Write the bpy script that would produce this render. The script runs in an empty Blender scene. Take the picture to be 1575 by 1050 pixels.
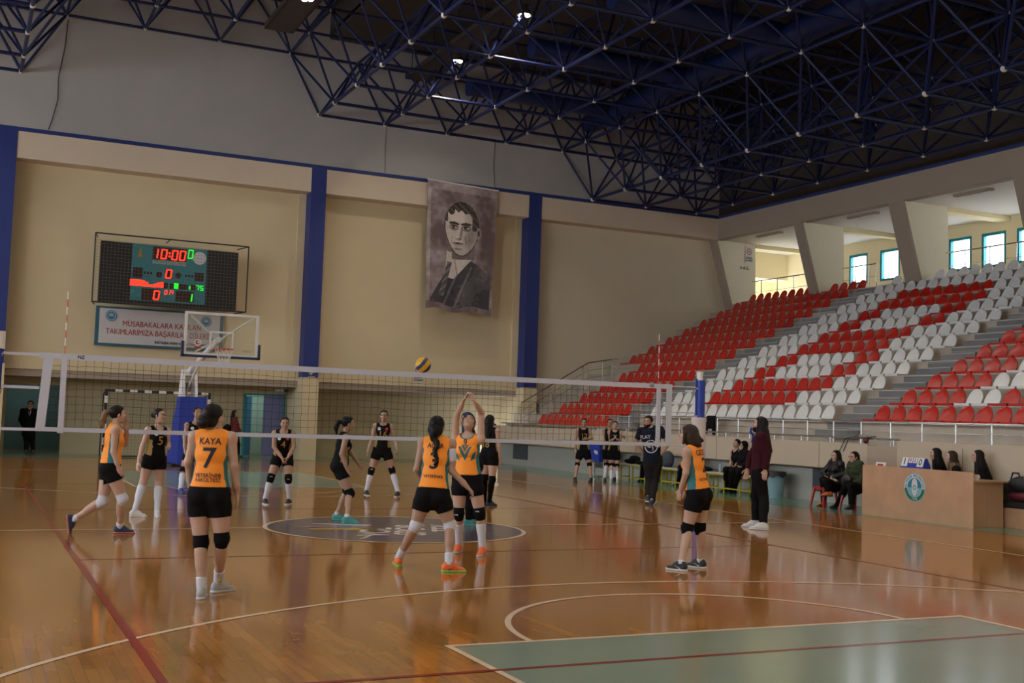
import bpy, bmesh, math, random
import numpy as np
from mathutils import Vector, Matrix

random.seed(7)
SC = bpy.context.scene
COL = SC.collection
PI = math.pi

# ------------------------------------------------------------------ camera
FPX = 1768.13
CAM = Vector((-5.6274, -15.7872, 1.6171))
YAW, PITCH, ROLL = 0.4420, 0.0664, 0.0337
_f = Vector((math.sin(YAW) * math.cos(PITCH), math.cos(YAW) * math.cos(PITCH), math.sin(PITCH)))
_r0 = Vector((math.cos(YAW), -math.sin(YAW), 0))
_u0 = _r0.cross(_f)
_r = _r0 * math.cos(ROLL) + _u0 * math.sin(ROLL)
_u = _u0 * math.cos(ROLL) - _r0 * math.sin(ROLL)
cam_data = bpy.data.cameras.new('camera')
cam_data.sensor_width = 36.0
cam_data.lens = FPX * 36.0 / 1575.0
cam_data.clip_end = 300
cam = bpy.data.objects.new('camera', cam_data)
COL.objects.link(cam)
cam.matrix_world = Matrix(((_r.x, _u.x, -_f.x, CAM.x), (_r.y, _u.y, -_f.y, CAM.y), (_r.z, _u.z, -_f.z, CAM.z), (0, 0, 0, 1)))
SC.camera = cam


def at(px, py, axis, val):
    """the point where the line of sight through a pixel meets the plane x/y/z = val"""
    d = _f + _r * ((px - 787.5) / FPX) - _u * ((py - 525) / FPX)
    t = (val - CAM[axis]) / d[axis]
    return CAM + d * t


def pix(p):
    d = Vector(p) - CAM
    z = d.dot(_f)
    return (787.5 + FPX * d.dot(_r) / z, 525 - FPX * d.dot(_u) / z, z)


# ------------------------------------------------------------------ world, exposure
SC.view_settings.view_transform = 'Standard'
SC.view_settings.look = 'None'
SC.view_settings.gamma = 1.0
SC.view_settings.use_curve_mapping = False
SC.view_settings.exposure = -0.1
world = bpy.data.worlds.new('sky')
SC.world = world
world.use_nodes = True
wn = world.node_tree.nodes
wl = world.node_tree.links
bg = wn['Background']
bg.inputs['Color'].default_value = (0.84, 0.92, 1.0, 1)
bg.inputs['Strength'].default_value = 9.0

# daylight: a hazy sun that slants in through the gallery windows
sun = bpy.data.lights.new('sun', 'SUN')
sun.energy = 26.0
sun.angle = math.radians(2.0)
sun.color = (1.0, 0.96, 0.9)
suno = bpy.data.objects.new('sun', sun)
COL.objects.link(suno)
suno.rotation_euler = Vector((-0.62, -0.22, -0.70)).to_track_quat('-Z', 'Y').to_euler()

# floodlights of the hall hang on the catwalks under the roof (their housings are built with the roof)
FLOODS = []
for fx in (-8.0, 2.3, 7.75):
    for fy in (-13.0, -5.5, 3.0, 12.4, 17.2):
        FLOODS.append((fx, fy if fx != 2.3 else fy - 2.2, 12.75 if fx != 2.3 else 13.0))
FLOOD_W = 130.0


# ------------------------------------------------------------------ materials
def nt(m):
    m.use_nodes = True
    return m.node_tree.nodes, m.node_tree.links


MATS = {}


def mat(name, rgb, rough=0.6, var=0.06, scale=6.0, metal=0.0, bump=0.0, bscale=40.0, emit=0.0, coat=0.0, spec=0.5, sheen=0.0):
    """plain coloured surface with a little procedural unevenness"""
    if name in MATS:
        return MATS[name]
    m = bpy.data.materials.new(name)
    n, l = nt(m)
    b = n['Principled BSDF']
    b.inputs['Roughness'].default_value = rough
    b.inputs['Metallic'].default_value = metal
    b.inputs['Specular IOR Level'].default_value = spec
    b.inputs['Coat Weight'].default_value = coat
    if sheen:
        b.inputs['Sheen Weight'].default_value = sheen
    tc = n.new('ShaderNodeTexCoord')
    no = n.new('ShaderNodeTexNoise')
    no.inputs['Scale'].default_value = scale
    no.inputs['Detail'].default_value = 4
    l.new(tc.outputs['Object'], no.inputs['Vector'])
    mx = n.new('ShaderNodeMix')
    mx.data_type = 'RGBA'
    lo = [max(0, c * (1 - var)) for c in rgb]
    hi = [min(1, c * (1 + var)) for c in rgb]
    mx.inputs[6].default_value = (*lo, 1)
    mx.inputs[7].default_value = (*hi, 1)
    l.new(no.outputs['Fac'], mx.inputs[0])
    l.new(mx.outputs[2], b.inputs['Base Color'])
    if bump:
        n2 = n.new('ShaderNodeTexNoise')
        n2.inputs['Scale'].default_value = bscale
        l.new(tc.outputs['Object'], n2.inputs['Vector'])
        bp = n.new('ShaderNodeBump')
        bp.inputs['Strength'].default_value = bump
        bp.inputs['Distance'].default_value = 0.01
        l.new(n2.outputs['Fac'], bp.inputs['Height'])
        l.new(bp.outputs['Normal'], b.inputs['Normal'])
    if emit:
        b.inputs['Emission Color'].default_value = (*rgb, 1)
        b.inputs['Emission Strength'].default_value = emit
    MATS[name] = m
    return m


def tile_mat(name, c1, c2, mortar, w, h, rot=(0, 0, 0), rough=0.4, msize=0.006, off=0.0, bias=0.0):
    """brick texture in object space: tiles, strips, planks"""
    m = bpy.data.materials.new(name)
    n, l = nt(m)
    b = n['Principled BSDF']
    b.inputs['Roughness'].default_value = rough
    tc = n.new('ShaderNodeTexCoord')
    mp = n.new('ShaderNodeMapping')
    mp.inputs['Rotation'].default_value = rot
    br = n.new('ShaderNodeTexBrick')
    br.offset = off
    br.inputs['Color1'].default_value = (*c1, 1)
    br.inputs['Color2'].default_value = (*c2, 1)
    br.inputs['Mortar'].default_value = (*mortar, 1)
    br.inputs['Scale'].default_value = 1.0
    br.inputs['Brick Width'].default_value = w
    br.inputs['Row Height'].default_value = h
    br.inputs['Mortar Size'].default_value = msize
    br.inputs['Bias'].default_value = bias
    l.new(tc.outputs['Object'], mp.inputs['Vector'])
    l.new(mp.outputs['Vector'], br.inputs['Vector'])
    no = n.new('ShaderNodeTexNoise')
    no.inputs['Scale'].default_value = 2.5
    no.inputs['Detail'].default_value = 5
    l.new(tc.outputs['Object'], no.inputs['Vector'])
    mx = n.new('ShaderNodeMix')
    mx.data_type = 'RGBA'
    mx.blend_type = 'OVERLAY'
    mx.inputs[0].default_value = 0.25
    l.new(br.outputs['Color'], mx.inputs[6])
    l.new(no.outputs['Fac'], mx.inputs[7])
    l.new(mx.outputs[2], b.inputs['Base Color'])
    MATS[name] = m
    return m


# ------------------------------------------------------------------ mesh building
class MB:
    def __init__(self):
        self.v, self.f, self.m = [], [], []
        self.mats = []

    def mi(self, m):
        if m is None:
            return 0
        if m not in self.mats:
            self.mats.append(m)
        return self.mats.index(m)

    def add(self, verts, faces, m=None):
        o = len(self.v)
        k = self.mi(m)
        self.v += [tuple(p) for p in verts]
        for f in faces:
            self.f.append([i + o for i in f])
            self.m.append(k)
        return self

    def box(self, x0, x1, y0, y1, z0, z1, m=None):
        vs = [(x, y, z) for z in (z0, z1) for y in (y0, y1) for x in (x0, x1)]
        return self.add(vs, [(0, 2, 3, 1), (4, 5, 7, 6), (0, 1, 5, 4), (2, 6, 7, 3), (0, 4, 6, 2), (1, 3, 7, 5)], m)

    def hexa(self, vs, m=None):
        """eight corners in the order of box()"""
        return self.add(vs, [(0, 2, 3, 1), (4, 5, 7, 6), (0, 1, 5, 4), (2, 6, 7, 3), (0, 4, 6, 2), (1, 3, 7, 5)], m)

    def bbox(self, x0, x1, y0, y1, z0, z1, b=0.01, m=None):
        """box with chamfered edges"""
        bm = bmesh.new()
        bmesh.ops.create_cube(bm, size=1)
        for v in bm.verts:
            v.co = Vector((x0 + (v.co.x + .5) * (x1 - x0), y0 + (v.co.y + .5) * (y1 - y0), z0 + (v.co.z + .5) * (z1 - z0)))
        bmesh.ops.bevel(bm, geom=bm.edges[:] + bm.verts[:], offset=b, segments=2, affect='EDGES', clamp_overlap=True)
        bm.verts.index_update()
        self.add([v.co[:] for v in bm.verts], [[v.index for v in f.verts] for f in bm.faces], m)
        bm.free()
        return self

    def tube(self, a, b, r, r2=None, n=8, m=None, caps=True):
        a, b = Vector(a), Vector(b)
        r2 = r if r2 is None else r2
        d = (b - a)
        if d.length < 1e-7:
            return self
        d.normalize()
        s = d.cross(Vector((0, 0, 1)))
        if s.length < 1e-4:
            s = Vector((1, 0, 0))
        s.normalize()
        t = d.cross(s)
        vs = []
        for c, rr in ((a, r), (b, r2)):
            for i in range(n):
                an = 2 * PI * i / n
                vs.append(c + (s * math.cos(an) + t * math.sin(an)) * rr)
        fs = [(i, (i + 1) % n, n + (i + 1) % n, n + i) for i in range(n)]
        if caps:
            fs += [tuple(range(n - 1, -1, -1)), tuple(range(n, 2 * n))]
        return self.add(vs, fs, m)

    def path(self, pts, r, n=6, m=None):
        for i in range(len(pts) - 1):
            self.tube(pts[i], pts[i + 1], r, n=n, m=m)
            if 0 < i:
                self.ball(pts[i], r, 6, 4, m=m)
        return self

    def ball(self, c, r, nu=10, nv=6, m=None, sc=(1, 1, 1)):
        c = Vector(c)
        vs = [c + Vector((0, 0, r * sc[2]))]
        for j in range(1, nv):
            th = PI * j / nv
            for i in range(nu):
                ph = 2 * PI * i / nu
                vs.append(c + Vector((r * sc[0] * math.sin(th) * math.cos(ph), r * sc[1] * math.sin(th) * math.sin(ph), r * sc[2] * math.cos(th))))
        vs.append(c - Vector((0, 0, r * sc[2])))
        fs = []
        for i in range(nu):
            fs.append((0, 1 + i, 1 + (i + 1) % nu))
            fs.append((len(vs) - 1, 1 + (nv - 2) * nu + (i + 1) % nu, 1 + (nv - 2) * nu + i))
        for j in range(nv - 2):
            for i in range(nu):
                a = 1 + j * nu + i
                b = 1 + j * nu + (i + 1) % nu
                fs.append((a, a + nu, b + nu, b))
        return self.add(vs, fs, m)

    def prism(self, poly, axis, a, b, m=None):
        """2-D polygon (list of pairs) pushed along an axis from a to b"""
        def P(p, t):
            return ((t, p[0], p[1]), (p[0], t, p[1]), (p[0], p[1], t))[axis]
        n = len(poly)
        vs = [P(p, a) for p in poly] + [P(p, b) for p in poly]
        fs = [(i, (i + 1) % n, n + (i + 1) % n, n + i) for i in range(n)] + [tuple(range(n - 1, -1, -1)), tuple(range(n, 2 * n))]
        return self.add(vs, fs, m)

    def grid(self, fn, nu, nv, m=None, closed_u=False):
        vs = [fn(i / nu, j / nv) for j in range(nv + 1) for i in range(nu + (0 if closed_u else 1))]
        w = nu if closed_u else nu + 1
        fs = []
        for j in range(nv):
            for i in range(nu):
                a = j * w + i
                b = j * w + (i + 1) % w
                fs.append((a, b, b + w, a + w))
        return self.add(vs, fs, m)

    def mesh(self, name, m=None, smooth=False):
        me = bpy.data.meshes.new(name)
        me.from_pydata(self.v, [], self.f)
        bm = bmesh.new()
        bm.from_mesh(me)
        bmesh.ops.recalc_face_normals(bm, faces=bm.faces)
        bm.to_mesh(me)
        bm.free()
        for x in (self.mats or [m]):
            me.materials.append(x)
        if self.mats:
            me.polygons.foreach_set('material_index', self.m)
        if smooth:
            me.polygons.foreach_set('use_smooth', [True] * len(me.polygons))
            try:
                me.set_sharp_from_angle(angle=math.radians(40))
            except Exception:
                pass
        me.update()
        return me

    def build(self, name, m=None, parent=None, loc=None, smooth=False):
        o = bpy.data.objects.new(name, self.mesh(name, m, smooth))
        COL.objects.link(o)
        if parent is not None:
            o.parent = parent
        if loc is not None:
            o.location = loc
        return o


def tag(o, label=None, cat=None, group=None, kind=None):
    if label:
        o['label'] = label
    if cat:
        o['category'] = cat
    if group:
        o['group'] = group
    if kind:
        o['kind'] = kind
    return o


def thing(name, label, cat, loc=(0, 0, 0), rz=0.0, group=None):
    o = bpy.data.objects.new(name, None)
    o.empty_display_size = 0.2
    COL.objects.link(o)
    o.location = loc
    o.rotation_euler = (0, 0, rz)
    return tag(o, label, cat, group)


def struct(name, mb, m=None, smooth=False):
    return tag(mb.build(name, m, smooth=smooth), kind='structure')


def dup(root, loc, rz=None, label=None):
    r = root.copy()
    COL.objects.link(r)
    r.location = loc
    if rz is not None:
        r.rotation_euler = (0, 0, rz)
    if label:
        r['label'] = label
    for ch in list(root.children):
        c = ch.copy()
        COL.objects.link(c)
        c.parent = r
        for g in list(ch.children):
            d = g.copy()
            COL.objects.link(d)
            d.parent = c
    return r


def text_mesh(s, size=1.0, bold=0.0, align='CENTER', cuts=0, width=1.0):
    """flat lettering as (verts, faces) in the xy plane, centred"""
    cu = bpy.data.curves.new('lettering', 'FONT')
    cu.body = s
    cu.size = size
    cu.align_x = align
    cu.align_y = 'CENTER'
    cu.offset = bold
    cu.resolution_u = 3
    ob = bpy.data.objects.new('lettering', cu)
    COL.objects.link(ob)
    dg = bpy.context.evaluated_depsgraph_get()
    me = bpy.data.meshes.new_from_object(ob.evaluated_get(dg))
    bpy.data.objects.remove(ob)
    bpy.data.curves.remove(cu)
    bm = bmesh.new()
    bm.from_mesh(me)
    bmesh.ops.triangulate(bm, faces=bm.faces[:])
    for _ in range(cuts):
        bmesh.ops.subdivide_edges(bm, edges=bm.edges[:], cuts=1, use_grid_fill=True)
    bm.verts.index_update()
    vs = [(v.co.x * width, v.co.y) for v in bm.verts]
    fs = [[v.index for v in f.verts] for f in bm.faces]
    bm.free()
    bpy.data.meshes.remove(me)
    return vs, fs


def put_text(mb, s, size, org, ux, uy, m=None, bold=0.0, width=1.0, align='CENTER'):
    vs, fs = text_mesh(s, size, bold, align, 0, width)
    org, ux, uy = Vector(org), Vector(ux), Vector(uy)
    mb.add([org + ux * a + uy * b for a, b in vs], fs, m)
    return mb


def disc(mb, c, ux, uy, r, n=32, m=None, r2=None):
    c, ux, uy = Vector(c), Vector(ux), Vector(uy)
    if r2 is None:
        mb.add([c + ux * (r * math.cos(2 * PI * i / n)) + uy * (r * math.sin(2 * PI * i / n)) for i in range(n)], [tuple(range(n))], m)
    else:
        vs = []
        for rr in (r, r2):
            vs += [c + ux * (rr * math.cos(2 * PI * i / n)) + uy * (rr * math.sin(2 * PI * i / n)) for i in range(n)]
        mb.add(vs, [(i, (i + 1) % n, n + (i + 1) % n, n + i) for i in range(n)], m)
    return mb


ORD = ['', 'first', 'second', 'third', 'fourth', 'fifth', 'sixth', 'seventh', 'eighth', 'ninth', 'tenth', 'eleventh', 'twelfth', 'thirteenth',
       'fourteenth', 'fifteenth', 'sixteenth', 'seventeenth', 'eighteenth']
# ================================================================== smooth bodies: blended distance fields turned into one mesh
F32 = np.float32


def V3(p):
    return np.array(p, dtype=np.float64)


def unit(v):
    v = V3(v)
    return v / (np.linalg.norm(v) + 1e-12)


class Prim:
    def __init__(self, fn, lo, hi, k):
        self.fn, self.lo, self.hi, self.k = fn, V3(lo), V3(hi), k


def cap(a, b, ra, rb=None, k=.02):
    a, b = V3(a), V3(b)
    rb = ra if rb is None else rb
    ab = b - a
    L = float(ab @ ab) + 1e-12

    def fn(P):
        ap = P - a.astype(F32)
        t = np.clip(ap @ (ab / L).astype(F32), 0, 1)
        d = ap - t[:, None] * ab.astype(F32)
        return np.sqrt((d * d).sum(1)) - (ra + (rb - ra) * t)
    r = max(ra, rb)
    return Prim(fn, np.minimum(a, b) - r, np.maximum(a, b) + r, k)


def ellp(c, ax, rad, k=.02):
    c = V3(c)
    A = np.array([unit(x) for x in ax])
    rad = V3(rad)
    M = (A / rad[:, None]).astype(F32)
    M2 = (A / (rad ** 2)[:, None]).astype(F32)

    def fn(P):
        p = P - c.astype(F32)
        k0 = np.sqrt(((p @ M.T) ** 2).sum(1)) + 1e-6
        k1 = np.sqrt(((p @ M2.T) ** 2).sum(1)) + 1e-6
        return k0 * (k0 - 1) / k1
    e = np.sqrt(((A * rad[:, None]) ** 2).sum(0))
    return Prim(fn, c - e, c + e, k)


def econe(a, b, right, ra, rb, k=.03, off=0.0):
    """tapered column with elliptical section: ra, rb = (half width, half depth) at both ends"""
    a, b = V3(a), V3(b)
    ab = b - a
    L = np.linalg.norm(ab)
    up = ab / L
    right = unit(V3(right) - up * (V3(right) @ up))
    fw = np.cross(up, right)
    R = np.array([right, fw, up]).astype(F32)

    def fn(P):
        q = (P - a.astype(F32)) @ R.T
        t = np.clip(q[:, 2] / L, 0, 1)
        w = ra[0] + off + (rb[0] - ra[0]) * t
        d = ra[1] + off + (rb[1] - ra[1]) * t
        ex = q[:, 2] - t * L
        k0 = np.sqrt((q[:, 0] / w) ** 2 + (q[:, 1] / d) ** 2 + (ex / d) ** 2) + 1e-6
        k1 = np.sqrt((q[:, 0] / w ** 2) ** 2 + (q[:, 1] / d ** 2) ** 2 + (ex / d ** 2) ** 2) + 1e-6
        return k0 * (k0 - 1) / k1
    m = max(max(ra), max(rb)) + off
    return Prim(fn, np.minimum(a, b) - m, np.maximum(a, b) + m, k)


def slab(a, b, up, ra, rb, z0, z1, k=.004):
    """sole: a footprint swept between two heights along up"""
    a, b, up = V3(a), V3(b), unit(up)
    ab = b - a
    ab = ab - up * (ab @ up)
    L = float(ab @ ab)

    def fn(P):
        p = P - a.astype(F32)
        h = p @ up.astype(F32)
        q = p - h[:, None] * up.astype(F32)
        t = np.clip(q @ (ab / L).astype(F32), 0, 1)
        d = q - t[:, None] * ab.astype(F32)
        # slim waist of the sole
        r = ra + (rb - ra) * t - .008 * np.sin(np.pi * t)
        d2 = np.sqrt((d * d).sum(1)) - r
        return np.maximum(d2, np.maximum(z0 - h, h - z1))
    m = max(ra, rb) + max(abs(z0), abs(z1))
    return Prim(fn, np.minimum(a, b) - m, np.maximum(a, b) + m, k)


def smin(a, b, k):
    h = np.clip(.5 + .5 * (b - a) / k, 0, 1)
    return b + (a - b) * h - k * h * (1 - h)


def fieldval(prims, P, cuts=()):
    P = np.asarray(P, dtype=F32)
    f = np.full(len(P), 9.0, F32)
    for p in prims:
        f = smin(f, p.fn(P), p.k)
    for c in cuts:
        f = np.maximum(f, c(P))
    return f


EDG = [(0, 1), (2, 3), (4, 5), (6, 7), (0, 2), (1, 3), (4, 6), (5, 7), (0, 4), (1, 5), (2, 6), (3, 7)]
CORN = np.array([(i & 1, (i >> 1) & 1, (i >> 2) & 1) for i in range(8)])


def nets(prims, h, cuts=()):
    lo = np.min([p.lo for p in prims], 0) - 3 * h - .01
    hi = np.max([p.hi for p in prims], 0) + 3 * h + .01
    n = np.ceil((hi - lo) / h).astype(int) + 1
    f = np.full(n, 9.0, F32)
    axs = [(lo[i] + h * np.arange(n[i])).astype(F32) for i in range(3)]

    def sub(i0, i1):
        g = np.meshgrid(axs[0][i0[0]:i1[0]], axs[1][i0[1]:i1[1]], axs[2][i0[2]:i1[2]], indexing='ij')
        return np.stack([x.ravel() for x in g], 1)
    for p in prims:
        mg = p.k + 2.5 * h
        i0 = np.maximum(0, np.floor((p.lo - mg - lo) / h).astype(int))
        i1 = np.minimum(n, np.ceil((p.hi + mg - lo) / h).astype(int) + 1)
        if (i1 <= i0).any():
            continue
        s = tuple(slice(i0[i], i1[i]) for i in range(3))
        sh = f[s].shape
        f[s] = smin(f[s].ravel(), p.fn(sub(i0, i1)).astype(F32), p.k).reshape(sh)
    if cuts:
        idx = np.argwhere(f < 3 * h)
        P = (lo + idx * h).astype(F32)
        v = f[tuple(idx.T)]
        for c in cuts:
            v = np.maximum(v, c(P))
        f[tuple(idx.T)] = v
    s = f < 0
    cnt = np.zeros(n - 1, np.int8)
    for c in CORN:
        cnt += s[c[0]:n[0] - 1 + c[0], c[1]:n[1] - 1 + c[1], c[2]:n[2] - 1 + c[2]]
    cells = np.argwhere((cnt > 0) & (cnt < 8))
    if len(cells) == 0:
        return np.zeros((0, 3)), np.zeros((0, 4), int)
    vid = np.full(n - 1, -1, np.int64)
    vid[tuple(cells.T)] = np.arange(len(cells))
    vals = np.stack([f[tuple((cells + c).T)] for c in CORN], 1)
    acc = np.zeros((len(cells), 3))
    num = np.zeros(len(cells))
    for a, b in EDG:
        m = (vals[:, a] < 0) != (vals[:, b] < 0)
        t = vals[:, a] / np.where(m, vals[:, a] - vals[:, b], 1)
        pt = CORN[a] + t[:, None] * (CORN[b] - CORN[a])
        acc[m] += pt[m]
        num[m] += 1
    verts = lo + (cells + acc / num[:, None]) * h
    faces = []
    for ax in range(3):
        o1, o2 = [(1, 2), (2, 0), (0, 1)][ax]
        sl0 = [slice(None)] * 3
        sl1 = [slice(None)] * 3
        sl0[ax] = slice(0, n[ax] - 1)
        sl1[ax] = slice(1, n[ax])
        a, b = s[tuple(sl0)], s[tuple(sl1)]
        e = np.argwhere(a != b)
        e = e[(e[:, o1] > 0) & (e[:, o2] > 0) & (e[:, o1] < n[o1] - 1) & (e[:, o2] < n[o2] - 1)]
        if len(e) == 0:
            continue
        ins = a[tuple(e.T)]
        d1 = np.zeros(3, int)
        d1[o1] = 1
        d2 = np.zeros(3, int)
        d2[o2] = 1
        q = np.stack([vid[tuple((e - d1 - d2).T)], vid[tuple((e - d2).T)], vid[tuple(e.T)], vid[tuple((e - d1).T)]], 1)
        q[~ins] = q[~ins][:, ::-1]
        faces.append(q)
    return verts, np.concatenate(faces)


def np_mesh(name, v, f, mats, midx=None, smooth=True):
    me = bpy.data.meshes.new(name)
    me.vertices.add(len(v))
    me.vertices.foreach_set('co', np.asarray(v, np.float32).ravel())
    me.loops.add(len(f) * 4)
    me.polygons.add(len(f))
    me.loops.foreach_set('vertex_index', np.asarray(f, np.int32).ravel())
    me.polygons.foreach_set('loop_start', np.arange(0, len(f) * 4, 4, dtype=np.int32))
    for m in mats:
        me.materials.append(m)
    me.update(calc_edges=True)
    if midx is not None:
        me.polygons.foreach_set('material_index', np.asarray(midx, np.int32))
    me.polygons.foreach_set('use_smooth', [smooth] * len(f))
    me.validate()
    return me


def sdf_obj(name, prims, h, mats, parent, cuts=(), paint=None):
    v, f = nets(prims, h, cuts)
    if len(f) == 0:
        return None
    mi = paint(v[f].mean(1)) if paint is not None else None
    o = bpy.data.objects.new(name, np_mesh(name, v, f, mats if isinstance(mats, (list, tuple)) else [mats], mi))
    COL.objects.link(o)
    o.parent = parent
    return o
# ================================================================== the hall
M_cream = mat('cream_plaster', (0.63, 0.515, 0.325), 0.75, 0.05, 1.5, bump=0.05)
M_pale = mat('pale_beam_plaster', (0.64, 0.52, 0.40), 0.75, 0.05, 1.5)
M_grey = mat('grey_upper_plaster', (0.40, 0.38, 0.37), 0.85, 0.10, 0.7)
M_blue = mat('navy_pillar_paint', (0.012, 0.028, 0.17), 0.5, 0.1)
M_blueline = mat('navy_trim_paint', (0.012, 0.03, 0.16), 0.5)
M_low = mat('khaki_lower_wall', (0.48, 0.395, 0.245), 0.7, 0.06, 2)
M_soff = mat('white_soffit', (0.62, 0.58, 0.53), 0.8, 0.04)
M_taupe = mat('taupe_concrete', (0.34, 0.27, 0.215), 0.8, 0.06, 1.2)
M_yel = mat('yellow_gallery_plaster', (0.74, 0.64, 0.40), 0.8, 0.04)
M_teal = mat('teal_window_frame', (0.0, 0.20, 0.24), 0.4)
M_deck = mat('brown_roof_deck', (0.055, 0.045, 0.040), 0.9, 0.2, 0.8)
M_steel = mat('stainless_steel', (0.62, 0.63, 0.65), 0.25, 0.03, metal=1.0)
M_tealwall = mat('teal_corridor_paint', (0.10, 0.17, 0.17), 0.6)
M_doorblue = mat('blue_door_leaf', (0.025, 0.20, 0.46), 0.4)
M_mint = mat('mint_corridor_paint', (0.34, 0.47, 0.42), 0.6)
M_violet = mat('slate_violet_door', (0.17, 0.18, 0.36), 0.5)
M_black = mat('black_paint', (0.012, 0.012, 0.014), 0.5)
M_white = mat('white_paint', (0.72, 0.70, 0.70), 0.45)

# parquet: strips along the length of the hall under a glossy varnish
mf = bpy.data.materials.new('varnished_parquet')
n, l = nt(mf)
b = n['Principled BSDF']
tc = n.new('ShaderNodeTexCoord')
mp = n.new('ShaderNodeMapping')
mp.inputs['Rotation'].default_value = (0, 0, PI / 2)
l.new(tc.outputs['Object'], mp.inputs['Vector'])
br = n.new('ShaderNodeTexBrick')
br.offset = 0.37
br.offset_frequency = 3
br.inputs['Color1'].default_value = (0.385, 0.168, 0.038, 1)
br.inputs['Color2'].default_value = (0.30, 0.125, 0.026, 1)
br.inputs['Mortar'].default_value = (0.20, 0.08, 0.025, 1)
br.inputs['Scale'].default_value = 1
br.inputs['Brick Width'].default_value = 0.55
br.inputs['Row Height'].default_value = 0.075
br.inputs['Mortar Size'].default_value = 0.0012
l.new(mp.outputs['Vector'], br.inputs['Vector'])
no = n.new('ShaderNodeTexNoise')
no.inputs['Scale'].default_value = 1.3
no.inputs['Detail'].default_value = 6
mp2 = n.new('ShaderNodeMapping')
mp2.inputs['Scale'].default_value = (3.0, 0.5, 1)
l.new(tc.outputs['Object'], mp2.inputs['Vector'])
l.new(mp2.outputs['Vector'], no.inputs['Vector'])
mx = n.new('ShaderNodeMix')
mx.data_type = 'RGBA'
mx.blend_type = 'OVERLAY'
mx.inputs[0].default_value = 0.35
l.new(br.outputs['Color'], mx.inputs[6])
l.new(no.outputs['Fac'], mx.inputs[7])
l.new(mx.outputs[2], b.inputs['Base Color'])
b.inputs['Roughness'].default_value = 0.10
b.inputs['Specular IOR Level'].default_value = 0.42
wv = n.new('ShaderNodeTexNoise')
wv.inputs['Scale'].default_value = 1.0
mp3 = n.new('ShaderNodeMapping')
mp3.inputs['Scale'].default_value = (13.0, 2.0, 1)
l.new(tc.outputs['Object'], mp3.inputs['Vector'])
l.new(mp3.outputs['Vector'], wv.inputs['Vector'])
bp = n.new('ShaderNodeBump')
bp.inputs['Strength'].default_value = 0.06
bp.inputs['Distance'].default_value = 0.004
l.new(wv.outputs['Fac'], bp.inputs['Height'])
l.new(bp.outputs['Normal'], b.inputs['Normal'])
struct('floor', MB().box(-21.3, 11.66, -22, 27.5, -0.2, 0.0), mf)

# painted court: zones and lines, each a thin film of paint on the wood
M_green = mat('sage_court_paint', (0.215, 0.275, 0.205), 0.16, 0.10, 1.2, spec=0.55)
M_lane = mat('green_border_paint', (0.10, 0.22, 0.15), 0.16, 0.12, 1.2, spec=0.55)
M_line = mat('cream_line_paint', (0.74, 0.56, 0.40), 0.2, 0.06)
M_red = mat('red_line_paint', (0.24, 0.012, 0.008), 0.2, 0.1)
M_logo = mat('grey_violet_logo_paint', (0.105, 0.08, 0.09), 0.2, 0.25, 2.5)


LAY = [0]


def strip(mb, x0, y0, x1, y1, w, z=0.003, m=None):
    LAY[0] = (LAY[0] + 1) % 12
    z += LAY[0] * .00006
    d = Vector((x1 - x0, y1 - y0, 0)).normalized()
    s = Vector((-d.y, d.x, 0)) * (w / 2)
    a, c = Vector((x0, y0, z)), Vector((x1, y1, z))
    mb.add([a - s, c - s, c + s, a + s], [(0, 1, 2, 3)], m)


def arc(mb, cx, cy, r, a0, a1, w, z=0.003, n=64, m=None):
    for i in range(n):
        t0, t1 = a0 + (a1 - a0) * i / n, a0 + (a1 - a0) * (i + 1) / n
        mb.add([(cx + rr * math.cos(t), cy + rr * math.sin(t), z) for rr, t in ((r - w / 2, t0), (r + w / 2, t0), (r + w / 2, t1), (r - w / 2, t1))], [(0, 1, 2, 3)], m)


zn = MB()
zn.add([(-2.45, -14, .0015), (2.45, -14, .0015), (2.45, -8.2, .0015), (-2.45, -8.2, .0015)], [(0, 1, 2, 3)])
zn.add([(-2.45, 8.2, .0015), (2.45, 8.2, .0015), (2.45, 14, .0015), (-2.45, 14, .0015)], [(0, 1, 2, 3)])
struct('floor_marking_key', zn, M_green)
zb = MB()
zb.add([(9.75, -22, .0015), (11.66, -22, .0015), (11.66, 23.7, .0015), (9.75, 23.7, .0015)], [(0, 1, 2, 3)])
zb.add([(-21, 20.9, .0015), (9.75, 20.9, .0015), (9.75, 23.7, .0015), (-21, 23.7, .0015)], [(0, 1, 2, 3)])
struct('floor_marking_border', zb, M_lane)
ln = MB()
for sy in (-1, 1):
    for sx in (-1, 1):
        strip(ln, sx * 2.45, sy * 14, sx * 2.45, sy * 8.175, .05)
        for k in (1.75, 2.6, 3.45, 4.3):
            strip(ln, sx * 2.45, sy * (14 - k), sx * 2.60, sy * (14 - k), .05)
    strip(ln, -2.45, sy * 8.2, 2.45, sy * 8.2, .05)
    arc(ln, 0, sy * 8.2, 1.8, 0 if sy < 0 else PI, PI if sy < 0 else 2 * PI, .05)
    a0 = math.asin(1.575 / 6.75)
    hy = sy * 12.425
    t0 = math.acos(6.6 / 6.75)
    arc(ln, 0, hy, 6.75, t0 if sy < 0 else PI + t0, PI - t0 if sy < 0 else 2 * PI - t0, .05, n=120)
    for sx in (-1, 1):
        strip(ln, sx * 6.6, hy + (-sy) * 1.4, sx * 6.6, sy * 14, .05)
    strip(ln, -7.35, sy * 14, 7.35, sy * 14, .05)
for sx in (-1, 1):
    strip(ln, sx * 7.35, -14, sx * 7.35, 14, .05)
strip(ln, -7.35, 0, -1.8, 0, .05)
strip(ln, 1.8, 0, 7.35, 0, .05)
arc(ln, 0, -0.25, 1.82, 0, 2 * PI, .06, .004)
struct('floor_marking_lines', ln, M_line)
rd = MB()
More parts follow.
